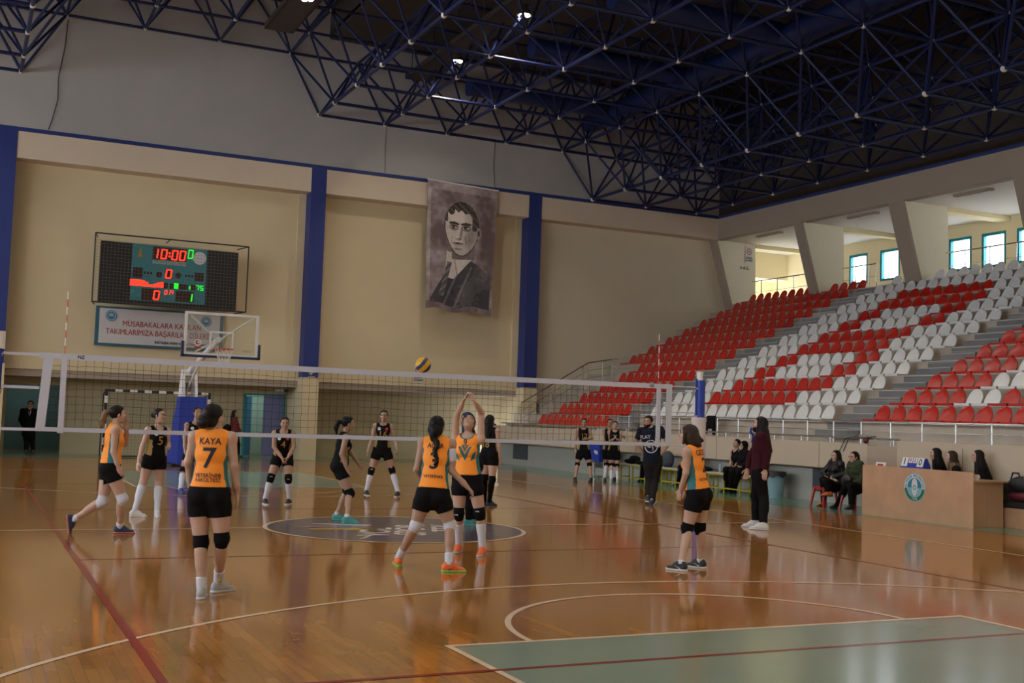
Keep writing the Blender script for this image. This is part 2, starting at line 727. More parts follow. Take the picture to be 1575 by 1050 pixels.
for sx in (-1, 1):
    strip(rd, sx * 4.48, -9, sx * 4.48, 9, .06, .0025)
for y in (-9, -3, 3, 9):
    strip(rd, -4.45, y, 4.45, y, .05 if abs(y) == 9 else .035, .0025)
struct('floor_marking_red_lines', rd, M_red)

# emblem in the middle of the court, its lettering read from the far end
lg = MB()
disc(lg, (0, -0.25, .002), (1, 0, 0), (0, 1, 0), 1.8, 64, M_logo)
M_lt = mat('logo_letter_paint', (0.66, 0.58, 0.54), 0.25)
ORIG = Vector((0, -0.25, .0035))
for q, (s, dx, dy, sz) in enumerate((('VOL', -0.42, -0.60, .60), ('SPOR', 0.16, -0.42, .60), ('TFK', 0.76, -0.30, .60))):
    put_text(lg, s, sz, ORIG + Vector((dx, dy + .2, .0003 * q)), (0.35, 0.94, 0), (-0.94, 0.35, 0), M_lt, bold=.012)
for c, (x0, y0, x1, y1), w in (((.56, .33, .04), (-1.25, .02, -.30, -.05), .26), ((.40, .20, .23), (-1.40, .42, -.5, .22), .20), ((.42, .43, .52), (-1.0, .80, -.25, .40), .24)):
    a, e = Vector((x0, y0, 0)), Vector((x1, y1, 0))
    d = (e - a).normalized()
    s = Vector((-d.y, d.x, 0))
    lg.add([ORIG + a + s * w * .25, ORIG + a - s * w * .25, ORIG + e - s * w * .6, ORIG + e + s * w * .6], [(0, 1, 2, 3)], mat('logo_stroke_%d' % int(c[0] * 100), c, .2))
strip(lg, -.95, -1.55, -.55, -.95, .03, .0032, M_lt)
strip(lg, -.55, -.95, 1.1, -1.5, .02, .0032, mat('logo_stroke_blue', (.10, .08, .22), .2))
lg.add([(-1.0, -1.55, .0028), (1.0, -1.62, .0028), (.6, -1.3, .0028), (-.55, -1.0, .0028)], [(0, 1, 2, 3)], mat('logo_patch_violet', (.075, .05, .14), .2))
struct('floor_marking_emblem', lg)

# ------------------------------------------------------------------ end wall (behind the far goal)
YW = 21.8
w = MB()
w.box(-21.3, 21.3, YW, YW + .25, 9.9, 16.4, M_grey)
w.box(-21.3, 21.1, YW, YW + .7, 8.98, 9.86, M_pale)
PX = (-13.1, -4.9, 4.75, 12.93)
edges = [-21.3] + [x for p_ in PX for x in (p_ - .26, p_ + .26)] + [21.08]
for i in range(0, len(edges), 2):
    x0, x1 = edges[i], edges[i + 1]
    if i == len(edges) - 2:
        w.box(x0, 23.2, YW + .6, YW + .8, 1.0, 9.0, mat('daylit_cream_plaster', (0.64, 0.56, 0.42), 0.75, 0.05, 1.5))  # same cream paint, paled so the colour carries the daylight on this section
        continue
    w.box(x0, x1, YW + .66, YW + .85, 2.62, 9.0, M_cream)
    w.box(x0, x0 + .25, YW + .55, YW + .66, 2.62, 9.0, M_cream)
    w.box(x1 - .25, x1, YW + .55, YW + .66, 2.62, 9.0, M_cream)
    w.box(x0 + .25, x1 - .25, YW + .55, YW + .66, 2.62, 2.95, M_cream)
    w.box(x0, x1, YW + .60, YW + 2.0, 2.40, 2.618, M_taupe)
struct('wall_far_upper', w)
tr = MB().box(-21.3, 21.08, YW - .03, YW + .05, 9.80, 9.92)
struct('trim_1', tr, M_blueline)
for i, x in enumerate(PX):
    pm = MB()
    pm.box(x - .26, x + .26, YW - .02, YW + 1.0, 2.74, 9.84, M_blue)
    pm.box(x - .26, x + .30, YW - .02, YW + 1.9, 0, 2.738, M_cream)
    struct('pillar_%d' % (i + 1), pm)
lw = MB()
YL = 23.7
for x0, x1, z0, z1 in ((-21.3, -4.45, 0, 2.4), (-4.45, -2.80, 2.17, 2.4), (-2.80, 3.0, 0, 2.4), (3.0, 4.42, 2.17, 2.4), (4.42, 26.4, 0, 2.4)):
    lw.box(x0, x1, YL, YL + .2, z0, z1, M_low)
struct('wall_far_lower', lw)
# the corridors behind the two openings
cr = MB()
cr.box(-5.6, -2.2, 26.6, 26.8, 0, 2.6, M_tealwall)
cr.box(-5.8, -5.6, YL + .2, 26.8, 0, 2.6, M_tealwall)
cr.box(-2.4, -2.2, YL + .2, 26.8, 0, 2.6, M_tealwall)
cr.box(-5.8, -2.2, YL + .2, 26.8, 2.6, 2.7, M_tealwall)
cr.box(2.2, 5.2, 26.0, 26.2, 0, 2.6, M_mint)
cr.box(2.2, 2.4, YL + .2, 26.2, 0, 2.6, M_mint)
cr.box(5.0, 5.2, YL + .2, 26.2, 0, 2.6, M_mint)
cr.box(2.2, 5.2, YL + .2, 26.2, 2.6, 2.7, M_mint)
struct('wall_corridor', cr)
MB().box(-4.2, -3.0, 25.2, 25.4, 2.56, 2.59).build('added_corridor_light', mat('dim_corridor_fill_glow', (0.75, 0.95, 0.95), emit=9.0))['kind'] = 'structure'  # unseen glowing slab, added to brighten the dark left corridor
fillc = MB().box(3.2, 4.2, 24.6, 24.8, 2.56, 2.59)
struct('added_corridor_light', fillc, mat('corridor_fill_glow', (0.9, 1.0, 0.95), emit=20.0))  # second unseen glowing slab, added to lighten the doorway
d1 = tag(bpy.data.objects.new('door_1', None), kind='structure')
COL.objects.link(d1)
fr = MB()
for x0, x1, z0, z1 in ((2.98, 3.06, 0, 2.16), (4.38, 4.42, 0, 2.16), (3.06, 4.38, 2.10, 2.16)):
    fr.box(x0, x1, YL - .04, YL + .22, z0, z1)
fr.build('frame', M_teal, d1)
MB().hexa([(3.10, YL + .05, .02), (3.45, YL + .75, .02), (3.06, YL + .08, .02), (3.41, YL + .78, .02), (3.10, YL + .05, 2.05), (3.45, YL + .75, 2.05), (3.06, YL + .08, 2.05), (3.41, YL + .78, 2.05)]).build('door_leaf', M_doorblue, d1)
MB().box(3.70, 4.38, YL + .05, YL + .10, .02, 2.10).build('fixed_panel', M_violet, d1)

# ------------------------------------------------------------------ remaining walls of the hall (behind and beside the camera)
sw = MB()
sw.box(-21.5, 26.4, -22.2, -22.0, 0, 16.4, M_cream)
struct('wall_near', sw)
lw2 = MB()
lw2.box(-21.5, -21.3, -22, 27.5, 0, 4.0, M_cream)
lw2.box(-21.5, -21.3, -22, 27.5, 9.2, 16.4, M_cream)
for i in range(13):
    y = -22 + i * 4.1
    lw2.box(-21.5, -21.3, y, min(y + .8, 27.5), 4.0, 9.2, M_cream)
struct('wall_left', lw2)

# ------------------------------------------------------------------ roof deck, stepped like the truss below it
dk = MB()
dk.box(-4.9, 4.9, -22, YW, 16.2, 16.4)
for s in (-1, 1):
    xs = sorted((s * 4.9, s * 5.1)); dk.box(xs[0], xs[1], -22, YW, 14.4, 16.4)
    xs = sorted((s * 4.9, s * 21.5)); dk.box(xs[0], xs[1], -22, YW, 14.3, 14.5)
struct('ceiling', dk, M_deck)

# ------------------------------------------------------------------ stand side: beam, leaning piers, gallery and its windows
XB = 21.08
sb = MB()
sb.box(XB, XB + .35, -22, YW + .6, 8.98, 9.86, M_taupe)
sb.box(XB + .02, XB + .35, -22, YW + .6, 9.86, 14.3, M_deck)
struct('wall_right_beam', sb)
struct('trim_2', MB().box(XB - .03, XB + .05, -22, YW, 9.80, 9.90), M_blueline)
gb = MB()
gb.box(XB + .35, 26.4, -22, 27.5, 9.0, 9.2, M_soff)
struct('ceiling_gallery', gb)
PIERS = ((22.0, 22.42), (16.78, 17.20), (11.84, 12.46), (7.10, 7.54), (2.2, 2.65), (-2.7, -2.25))
for i, (y0, y1) in enumerate(PIERS):
    pm = MB()
    # leaning edge strip towards the hall, then the fin behind it
    for xa, xb, dy, mm in ((0, .12, .0, M_taupe), (.12, 2.0, .02, mat('off_white_fin_plaster', (0.74, 0.68, 0.53), 0.8, 0.04))):
        pm.hexa([(21.95 + xa, y0 + dy, 6.2), ((21.95 if xb < 1 else 21.15) + xb, y0 + dy, 6.2), (21.95 + xa, y1 - dy, 6.2), ((21.95 if xb < 1 else 21.15) + xb, y1 - dy, 6.2),
                 (21.08 + xa, y0 + dy, 8.999), (21.08 + xb, y0 + dy, 8.999), (21.08 + xa, y1 - dy, 8.999), (21.08 + xb, y1 - dy, 8.999)], mm)
    struct('pillar_leaning_%d' % (i + 1), pm)
    bm_ = MB().box(23.15, 26.0, y0 + .05, y1 - .05, 8.55 + .3, 8.999)
    struct('beam_gallery_%d' % (i + 1), bm_, M_yel)
XG = 26.0
win = [19.24, 17.52, 14.08, 12.6, 11.12, 9.0, 7.5, 6.0, 4.0, 2.5, 1.0, -1.0, -2.5, -4.0, -6.0, -7.5, -9.0]
gw = MB()
gw.box(XG, XG + .25, -22, 27.5, 8.55, 9.0, M_yel)
gw.box(XG, XG + .25, -22, 27.5, 0.0, 7.35, M_yel)
ys = [-22] + [v for y in sorted(win) for v in (y - .52, y + .52)] + [27.5]
for i in range(0, len(ys), 2):
    gw.box(XG, XG + .25, ys[i], ys[i + 1], 7.35, 8.55, M_yel)
gw.box(23.3, 26.0, 24.6, 24.8, 6, 9, M_yel)
gw.box(23.2, 23.3, 22.42, 27.5, 6.4, 9, M_yel)
gw.box(23.3, 26.0, 23.6, 24.6, 7.9, 8.999, M_yel)
struct('wall_right', gw)
for i, y in enumerate((19.6, 14.5, 9.7, 4.9)):
    b_ = thing('batten_lamp', ('unlit fluorescent batten on the gallery soffit, nearest the end wall', 'unlit fluorescent batten on the gallery soffit, second bay from the end wall', 'unlit fluorescent batten on the gallery soffit, third bay from the end wall', 'unlit fluorescent batten on the gallery soffit, fourth bay from the end wall')[i], 'lamp', (21.9, y, 9.0), group='batten lamps on the gallery soffit')
    MB().box(-.10, .10, -.7, .7, -.06, 0).build('housing', M_taupe, b_)
    MB().tube((0, -.62, -.08), (0, .62, -.08), .02).build('tube', M_white, b_)
mg = bpy.data.materials.new('window_glass')
n, l = nt(mg)
for x in list(n):
    if x.type == 'BSDF_PRINCIPLED':
        n.remove(x)
t1 = n.new('ShaderNodeBsdfTransparent')
g1 = n.new('ShaderNodeBsdfGlossy')
g1.inputs['Roughness'].default_value = 0.02
ms = n.new('ShaderNodeMixShader')
ms.inputs[0].default_value = 0.06
l.new(t1.outputs[0], ms.inputs[1])
l.new(g1.outputs[0], ms.inputs[2])
l.new(ms.outputs[0], n['Material Output'].inputs['Surface'])
for i, y in enumerate(sorted(win)):
    if y < 4:
        continue
    wr = tag(bpy.data.objects.new('window_%d' % (i + 1), None), kind='structure')
    COL.objects.link(wr)
    wr.location = (XG, y, 7.35)
    f_ = MB()
    for y0, y1, z0, z1 in ((-.52, -.43, 0, 1.2), (.43, .52, 0, 1.2), (-.43, .43, 0, .09), (-.43, .43, 1.10, 1.2)):
        f_.box(.0, .14, y0, y1, z0, z1)
    f_.build('window_frame', M_teal, wr)
    MB().box(.06, .075, -.43, .43, .09, 1.10).build('window_pane', mg, wr)
# ================================================================== grandstand
X0, DX, Z0, DZ = 12.65, 0.78, 1.83, 0.388
YA = (14.81, 13.62)      # far aisle
YB = (5.34, 4.24)        # near aisle
M_tile = tile_mat('beige_riser_tile', (0.40, 0.335, 0.27), (0.43, 0.36, 0.295), (0.26, 0.22, 0.18), 0.6, 0.6, (PI / 2, 0, PI / 2), 0.45)
M_gtile = tile_mat('grey_aisle_tile', (0.15, 0.155, 0.165), (0.26, 0.245, 0.235), (0.34, 0.33, 0.31), 0.33, 0.8, (PI / 2, 0, PI / 2), 0.4, bias=-0.3)
M_tread = mat('pale_step_nosing', (0.40, 0.36, 0.32), 0.6, 0.08)
M_panel = mat('beige_parapet_panel', (0.50, 0.40, 0.30), 0.6, 0.06, 1.2)
M_base = mat('grey_plinth_wall', (0.38, 0.36, 0.325), 0.6, 0.07, 1.5)

st = MB()
for k in range(-1, 13):
    xf = X0 + DX * k - .06
    zt = Z0 + DZ * k - .025
    ylo, yhi = (-14.0, YW + .55) if k >= 0 else (YA[0], 21.3)
    st.box(xf, xf + DX + .1 if k < 12 else 26.0, ylo, yhi, max(0.6, zt - DZ - .2), zt - .03, M_tile)
    st.box(xf - .025, xf + DX + .02 if k < 12 else 26.0, ylo, yhi, zt - .03, zt, M_tread)
    for (y1, y0) in (YA, YB):
        if k < 0 and y0 < YA[0]:
            continue
        st.box(xf - .012, xf + .02, y0, y1, zt - DZ, zt - .03, M_gtile)
        st.box(xf - DX / 2, xf, y0, y1 - .02, zt - DZ + .01, zt - DZ / 2 - .02, M_gtile)
        st.box(xf - DX / 2 - .012, xf, y0, y1 - .02, zt - DZ / 2 - .02, zt - DZ / 2, M_tread)
struct('floor_grandstand', st)
# landing in front, its parapet and the wall below it
pw = MB()
pw.box(11.30, 11.56, 2.62, 21.6, 0.77, 1.33, M_panel)
pw.box(11.30, 11.56, -14, 1.78, 0.77, 1.42, M_panel)
pw.box(11.295, 11.56, 1.78, 2.62, 0.62, 1.30, mat('tan_parapet_panel', (0.40, 0.30, 0.225), 0.6))
for y in (-11, -7.2, -3.4, .1, 4.1, 7.9, 11.7, 15.5, 19.2):
    pw.box(11.293, 11.30, y - .006, y + .006, 0.77, 1.325, mat('panel_joint', (0.25, 0.19, 0.14), 0.7))
struct('wall_parapet', pw)
bw = MB()
bw.box(11.66, 12.6, -14, 21.6, 0, 1.0, M_base)
bw.box(11.56, 12.65, -14, 21.6, 0.90, 1.0, M_tread)
struct('wall_right_plinth', bw)
gr = MB()
for y0, y1 in ((3.3, 4.7), (19.2, 20.3), (14.0, 14.6)):
    gr.box(11.63, 11.66, y0, y1, .22, .72)
gobj = struct('wall_vent_grille', gr, mat('slate_vent_grille', (0.05, 0.06, 0.075), 0.5))


def rail(name, label, pts, posts, zb, r=.022, mids=(), group=None):
    root = thing(name, label, 'railing', (pts[0][0], pts[0][1], zb), group=group)
    L = Vector(root.location)
    h = MB()
    h.path([Vector(p) - L for p in pts], r, 8)
    h.build('handrail', M_steel, root, smooth=True)
    for dz in mids:
        g = MB()
        g.path([Vector(p) - L - Vector((0, 0, dz)) for p in pts], .008, 6)
        g.build('mid_rail', M_steel, root, smooth=True)
    for p, zt, z_ in posts:
        g = MB()
        g.tube(Vector((p[0], p[1], z_)) - L, Vector((p[0], p[1], zt)) - L, .02, n=8)
        g.build('post', M_steel, root, smooth=True)
    return root


# upper rail along the first row, lower rail on the parapet, rails of the stair by the wall and of the gallery
ups = [y for y in np.arange(-6.0, 13.6, .89)]
rail('hand_railing', 'long steel railing below the front row of the middle and near blocks', [(12.2, 13.4, 1.80), (12.2, -8, 1.80)], [((12.2, y), 1.80, 1.0) for y in ups], 1.0, mids=(.2,))
rail('hand_railing', 'low steel railing on top of the beige parapet, with short posts', [(11.43, 20.9, 1.44), (11.43, 1.82, 1.44)], [((11.43, y), 1.44, 1.32) for y in np.arange(2.0, 20.9, .95)], 1.32)
sl = DZ / DX
rx = [11.9, 12.35, 14.4, 15.35]
rail('stair_railing', 'sloping steel railing of the stairs against the end wall', [(11.9, 20.3, 2.16), (12.35, 20.3, 2.42), (14.5, 20.3, 3.68), (15.5, 20.3, 3.86), (15.5, 19.9, 3.86)],
     [((x, 20.3), z, z_) for x, z, z_ in ((11.9, 2.16, 1.2), (12.2, 2.33, 1.4), (13.2, 2.93, 1.9), (14.3, 3.56, 2.5), (14.5, 3.68, 2.6), (15.1, 3.80, 2.9), (15.5, 3.86, 3.0))], 1.2, mids=(.28, .55))
rail('gallery_railing', 'steel gallery railing between the end wall and the second leaning pier', [(22.95, 22.0, 7.45), (22.95, 17.3, 7.45)], [((22.95, y), 7.45, 6.44) for y in (21.4, 20.4, 19.4, 18.4, 17.4)], 6.44, r=.024, mids=(.45,))
rail('gallery_railing', 'short steel gallery railing at the head of the far aisle', [(22.95, 16.7, 7.45), (22.95, 14.95, 7.45), (22.95, 14.95, 6.5)], [((22.95, y), 7.45, 6.44) for y in (16.0, 15.3)], 6.44, r=.024, mids=(.45,))
rail('gallery_railing', 'steel gallery railing seen through the gap beside the third pier', [(22.95, 13.5, 6.5), (22.95, 13.5, 7.45), (22.95, 12.5, 7.45)], [((22.95, y), 7.45, 6.44) for y in (13.3, 12.7)], 6.44, r=.024, mids=(.45,))
rail('gallery_railing', 'steel gallery railing in front of the nearest gallery windows', [(22.95, 11.8, 7.45), (22.95, 7.55, 7.45)], [((22.95, y), 7.45, 6.44) for y in (11.0, 10.0, 9.0, 8.0)], 6.44, r=.024, mids=(.45,))

# ------------------------------------------------------------------ stadium seats
M_sred = mat('red_seat_plastic', (0.46, 0.018, 0.010), 0.28, 0.06, 3)
M_swht = mat('white_seat_plastic', (0.66, 0.65, 0.64), 0.28, 0.05, 3)


def seat_mb():
    prof = []
    for t in np.linspace(0, 1, 7):
        prof.append((-.04 + .34 * t, .035 - .012 * math.sin(PI * t), .205 + .01 * math.sin(PI * t)))
    for t in list(np.linspace(.14, .8, 6)) + [.9, .96, 1.0]:
        an = t * 1.25
        hw = .205 * math.sqrt(max(0.0, 1 - (max(0, t - .20) / .815) ** 2.1))
        prof.append((.30 + .15 * math.sin(an) * .8, .035 + .315 * t, max(hw, .05)))
    m = MB()
    T = .022

    def surf(off):
        def fn(u, v):
            i = min(int(round(v * (len(prof) - 1))), len(prof) - 1)
            x, z, hw = prof[i]
            s = (u - .5) * 2
            dish = .022 * (1 - s * s)
            bk = max(0, (i - 6) / 9.0)
            return (x + off * (bk > 0) + dish * bk * .9, s * hw, z - off * (bk == 0) - dish * (1 - min(1, bk * 2)) * .6)
        return fn
    nv = len(prof) - 1
    m.grid(surf(0), 8, nv)
    m.grid(surf(T), 8, nv)
    W = 9
    N = W * (nv + 1)
    rim = [j * W for j in range(nv + 1)] + [nv * W + i for i in range(1, W)] + [j * W + W - 1 for j in range(nv - 1, -1, -1)] + [i for i in range(W - 2, 0, -1)]
    m.f += [[rim[q], rim[(q + 1) % len(rim)], rim[(q + 1) % len(rim)] + N, rim[q] + N] for q in range(len(rim))]
    m.m += [0] * len(rim)
    m.box(-.045, -.02, -.21, .21, -.02, .03)
    m.box(.02, .30, -.17, .17, -.026, .012)
    return m


smesh = {'r': seat_mb().mesh('stadium_seat', M_sred, True), 'w': seat_mb().mesh('stadium_seat', M_swht, True)}
MID = {0: 'w' * 17, 1: 'wwww' + 'r' * 8 + 'wwwww', 2: 'wwww' + 'r' * 9 + 'wwww', 3: 'wwwwrrwwwwwrrwwww', 4: 'wwwwrrwwwwwrrwwww', 5: 'wwww' + 'r' * 8 + 'wwwww', 6: 'wwww' + 'r' * 8 + 'wwwww',
       7: 'wwwwrrwwwwwrrwwww', 8: 'wwwwrrwwwwwrrwwww', 9: 'wwww' + 'r' * 9 + 'wwww', 10: 'wwww' + 'r' * 8 + 'wwwww', 11: 'w' * 17, 12: 'w' * 17}
RGT = {0: 'r' * 17, 1: 'rrrrwwrrrrrwwrrrr', 2: 'rrrrwwwwwwwwwrrrr', 3: 'rrrrwwwwwwwwwrrrr', 4: 'rrrrwwrrrrrwwrrrr', 5: 'r' * 17, 6: 'r' * 17, 7: 'r' * 17, 8: 'r' * 17}
seats = []
PITCH_ = .474
for k in range(-1, 13):
    n_ = 10 if k <= 4 else 14
    for i in range(n_):
        seats.append((k, 'far', n_ - i, 'r', YA[0] + .22 + PITCH_ * i + (0 if n_ == 10 else 0)))
for k, s in MID.items():
    for i, c in enumerate(s):
        seats.append((k, 'middle', i + 1, c, YA[1] - .24 - PITCH_ * i))
for k, s in RGT.items():
    for i, c in enumerate(s):
        seats.append((k, 'near', i + 1, c, YB[1] - .24 - PITCH_ * i))
vis = []
for k, blk, idx, c, y in seats:
    x, z = X0 + DX * k, Z0 + DZ * k
    if any(abs(y - (a + b_) / 2) < .34 and k >= 12 for a, b_ in PIERS):
        continue
    u, v_, d = pix((x + .2, y, z + .2))
    if d > 0 and -20 < u < 1592:
        vis.append((d, k, blk, idx, c, y, x, z))
vis.sort()
BLK = {'far': 'far block', 'middle': 'middle block', 'near': 'nearest block'}
far = MB()
for q, (d, k, blk, idx, c, y, x, z) in enumerate(vis):
    if q < 300:
        o = bpy.data.objects.new('stadium_seat', smesh[c])
        COL.objects.link(o)
        o.location = (x, y, z)
        row = k + 2 if blk == 'far' else k + 1
        tag(o, '%s stadium seat, %s from the left in %s row up, %s' % ('red' if c == 'r' else 'white', ORD[idx], ORD[row], BLK[blk]),
            'stadium seat', '%s stadium seats on the grandstand' % ('red' if c == 'r' else 'white'))
    else:
        me = smesh[c]
        far.add([(v.co.x + x, v.co.y + y, v.co.z + z) for v in me.vertices], [list(p.vertices) for p in me.polygons], M_sred if c == 'r' else M_swht)
fo = far.build('stadium_seat_mass', smooth=True)
tag(fo, 'distant mass of seats filling the upper rows of the grandstand', 'stadium seats', kind='stuff')
print('SEATS in view', len(vis), [sum(1 for v in vis[300:] if v[2] == b_) for b_ in BLK])
# ================================================================== space-frame roof
M_tube = mat('navy_truss_tube', (0.0045, 0.010, 0.062), 0.5, 0.1, 2, spec=0.35)
M_node = mat('pale_truss_node', (0.60, 0.56, 0.48), 0.4)
M_duct = mat('blue_air_duct', (0.003, 0.014, 0.085), 0.5, 0.08, 1)
M_walk = mat('brown_catwalk_steel', (0.030, 0.020, 0.017), 0.7, 0.1)
S = 2.33
YB_ = [17.65 - 2.36 * j for j in range(-1, 12)]          # rows of the B and D levels
YA_ = [14.13 + 2.36 * 1.0 - 2.36 * j + .27 for j in range(-2, 11)]   # rows of the A and C levels, half a bay off
YB_ = [21.8] + YB_
ZA, ZB_, ZC, ZD = 9.87, 11.63, 13.5, 15.3
nodes = {}


def key(l, i, j):
    return (l, i, j)


def addn(l, i, j, x, y, z):
    nodes[(l, i, j)] = Vector((x, y, z))


XA = {i: s * (15.15 + 2.33 * k) for i, (s, k) in enumerate([(-1, 2), (-1, 1), (-1, 0), (1, 0), (1, 1), (1, 2)])}
XBn = {i: 2.33 * i for i in (-9, -8, -7, -6, -5, -4, -3, -2, 2, 3, 4, 5, 6, 7, 8, 9)}
XCn = {i: 1.165 + 2.33 * i for i in range(-9, 9)}
XDn = {i: 2.33 * i for i in range(-2, 3)}
for j, y in enumerate(YA_):
    yy = min(y, 21.8)
    for i, x in XA.items():
        addn('A', i, j, x, yy, ZA)
    for i, x in XCn.items():
        addn('C', i, j, x, yy, ZC)
for j, y in enumerate(YB_):
    for i, x in XBn.items():
        addn('B', i, j, x, y, ZB_)
    for i, x in XDn.items():
        addn('D', i, j, x, y, ZD)


def wanted(p):
    if p.x < -7.2 and p.y < 13:
        return False
    return p.y > -7


bars = set()


def bar(a, b):
    if a in nodes and b in nodes and wanted(nodes[a]) and wanted(nodes[b]):
        bars.add((a, b) if a < b else (b, a))


byl = {}
for k_, p in nodes.items():
    byl.setdefault(k_[0], []).append((k_, p))
for L_ in 'ABCD':
    for k_, p in byl[L_]:
        for q, r in byl[L_]:
            dx, dy = abs(p.x - r.x), abs(p.y - r.y)
            if (dx < 2.6 and dx > .1 and dy < .05) or (dx < .05 and .1 < dy < 2.75):
                if L_ == 'C' and min(abs(p.x), abs(r.x)) < 3.4 and False:
                    continue
                bar(k_, q)
for lo, hi, cond in (('A', 'B', lambda p, r: True), ('B', 'C', lambda p, r: True), ('C', 'D', lambda p, r: abs(p.x) < 3.6)):
    for k_, p in byl[lo]:
        for q, r in byl[hi]:
            if abs(p.x - r.x) < 1.6 and abs(p.y - r.y) < 1.75 and cond(p, r):
                bar(k_, q)
used = {k_ for ab in bars for k_ in ab}
rf = thing('space_frame', 'blue steel space frame with pale ball nodes carrying the roof', 'roof frame', (0, 0, 0))


def vd(p):
    u, v, d = pix(p)
    return d if (d > 0 and -60 < u < 1640 and -80 < v < 420) else 1e4 + d


blist = sorted(bars, key=lambda ab: vd((nodes[ab[0]] + nodes[ab[1]]) / 2))
rest = MB()
for q, (a, b_) in enumerate(blist):
    pa, pb = nodes[a], nodes[b_]
    chord = a[0] == b_[0]
    r = .055 if (chord and a[0] in 'AB') else (.045 if chord else .04)
    if q < 100:
        MB().tube(pa, pb, r, n=8).build('tube', M_tube, rf, smooth=True)
    else:
        rest.tube(pa, pb, r, n=6, caps=False)
tag(rest.build('tube_mass', M_tube, rf, smooth=True), kind='stuff')
nl = sorted(used, key=lambda k_: vd(nodes[k_]))
rest = MB()
for q, k_ in enumerate(nl):
    r = .085 if k_[0] in 'AB' else .07
    if q < 100:
        MB().ball(nodes[k_], r, 10, 7).build('node', M_node, rf, smooth=True)
    else:
        rest.ball(nodes[k_], r, 8, 6)
tag(rest.build('node_mass', M_node, rf, smooth=True), kind='stuff')
print('BARS', len(bars), 'NODES', len(used))

# air ducts: five branches across the hall, one main along it
for q, (y, x0) in enumerate(((18.9, 8.9), (14.2, 8.9), (9.5, 8.9), (4.8, 8.9), (0.1, 8.9))):
    d = MB()
    d.tube((x0, y, 12.55), (14.2, y, 12.55), .30, n=20)
    d.tube((x0 - .02, y, 12.55), (x0 + .04, y, 12.55), .315, n=20)
    for x in (10.5, 12.2, 13.8):
        d.tube((x, y, 12.55), (x + .05, y, 12.55), .31, n=20)
    o = d.build('air_duct', M_duct, smooth=True)
    tag(o, ('blue round branch duct in the truss nearest the end wall', 'blue branch duct, second from the end wall', 'blue branch duct, third from the end wall', 'blue branch duct, fourth from the end wall', 'blue branch duct, fifth from the end wall')[q],
        'air duct', 'branch air ducts in the roof')
d = MB()
d.tube((14.45, 20.6, 12.45), (14.45, -8, 12.45), .36, n=20)
for y in range(-6, 20, 3):
    d.tube((14.45, y, 12.45), (14.45, y + .06, 12.45), .375, n=20)
tag(d.build('main_air_duct', M_duct, smooth=True), 'thick blue main duct running the length of the hall above the seats', 'air duct')

# catwalks with the floodlights under them
M_bulb = mat('flood_lens', (1.0, 0.95, 0.86), 0.3, 0.0, emit=14.0)
for x, lab in ((7.75, 'dark catwalk hung in the truss beside the branch ducts'), (2.3, 'dark catwalk hung under the middle of the roof')):
    z = 13.05
    root = thing('catwalk', lab, 'catwalk', (x, 0, z))
    y1 = 20.8 if x > 5 else 18.2
    MB().box(-.42, .42, -10, y1, 0, .05).build('deck', M_walk, root)
    for s in (-1, 1):
        MB().box(s * .42 - .02, s * .42 + .02, -10, y1, 0, .16).build('side_beam', M_walk, root)
        h = MB()
        h.tube((s * .42, -10, 1.0), (s * .42, y1, 1.0), .02, n=6)
        for y in np.arange(-9.8, y1, 2.0):
            h.tube((s * .42, y, 0), (s * .42, y, 1.0), .018, n=6)
        h.build('guard_rail', M_walk, root)
FL = ['over the near end of the court', 'over the near half of the court', 'over the far half of the court', 'second from the end wall', 'closest to the end wall']
for q, (x, y, z) in enumerate(FLOODS):
    col_ = {-8.0: 'left', 2.3: 'middle', 7.75: 'right'}[x]
    root = thing('floodlight', 'round ceiling floodlight under the %s catwalk, %s' % (col_, FL[q % 5]), 'floodlight', (x, y, z), group='floodlights under the catwalks')
    hb = MB()
    hb.tube((0, 0, .30), (0, 0, .12), .07, .17, n=16)
    hb.tube((0, 0, .12), (0, 0, .0), .17, .20, n=16, caps=False)
    hb.build('housing', M_walk, root, smooth=True)
    for dx_, dy_ in ((.10, 0), (-.05, .09), (-.05, -.09)):
        MB().ball((dx_, dy_, .02), .075, 12, 8, sc=(1, 1, .7)).build('lamp', M_bulb, root, smooth=True)
    L = bpy.data.lights.new('flood', 'AREA')
    L.shape = 'DISK'
    L.size = .34
    L.energy = FLOOD_W
    L.color = (1.0, 0.90, 0.77)
    L.spread = math.radians(140)
    lo = bpy.data.objects.new('flood', L)
    COL.objects.link(lo)
    lo.parent = root
    lo.location = (0, 0, -.08)
    bk = MB()
    bk.tube((0, 0, .3), (0, 0, .6 if x > -5 else 1.9), .02, n=6)
    bk.build('hanger', M_walk, root)
# ================================================================== things of the game
M_tape = mat('white_net_tape', (0.54, 0.555, 0.66), 0.7, 0.05, 8)
M_cord = mat('black_net_cord', (0.012, 0.010, 0.010), 0.8)
M_padblue = mat('royal_blue_pad', (0.012, 0.04, 0.33), 0.45, 0.08)
M_wrap = mat('white_wrap_pad', (0.62, 0.55, 0.55), 0.6)
M_redst = mat('red_antenna', (0.55, 0.03, 0.02), 0.4)
M_letter = mat('dark_lettering', (0.012, 0.015, 0.03), 0.6)
M_lred = mat('red_lettering', (0.40, 0.02, 0.02), 0.6)
M_lblue = mat('blue_emblem', (0.04, 0.17, 0.30), 0.6)
M_wood = tile_mat('beech_veneer', (0.50, 0.285, 0.165), (0.47, 0.265, 0.15), (0.47, 0.265, 0.15), 2.5, 0.03, (PI / 2, 0, PI / 2), 0.45, 0.0)

net = thing('volleyball_net', 'white-taped black volleyball net stretched across the middle of the court', 'net', (0, 0, 0))
NX0, NX1, NT, NB = -4.80, 4.75, 2.25, 1.25


def sag(x):
    return -.012 * (1 - (x / 4.9) ** 2)


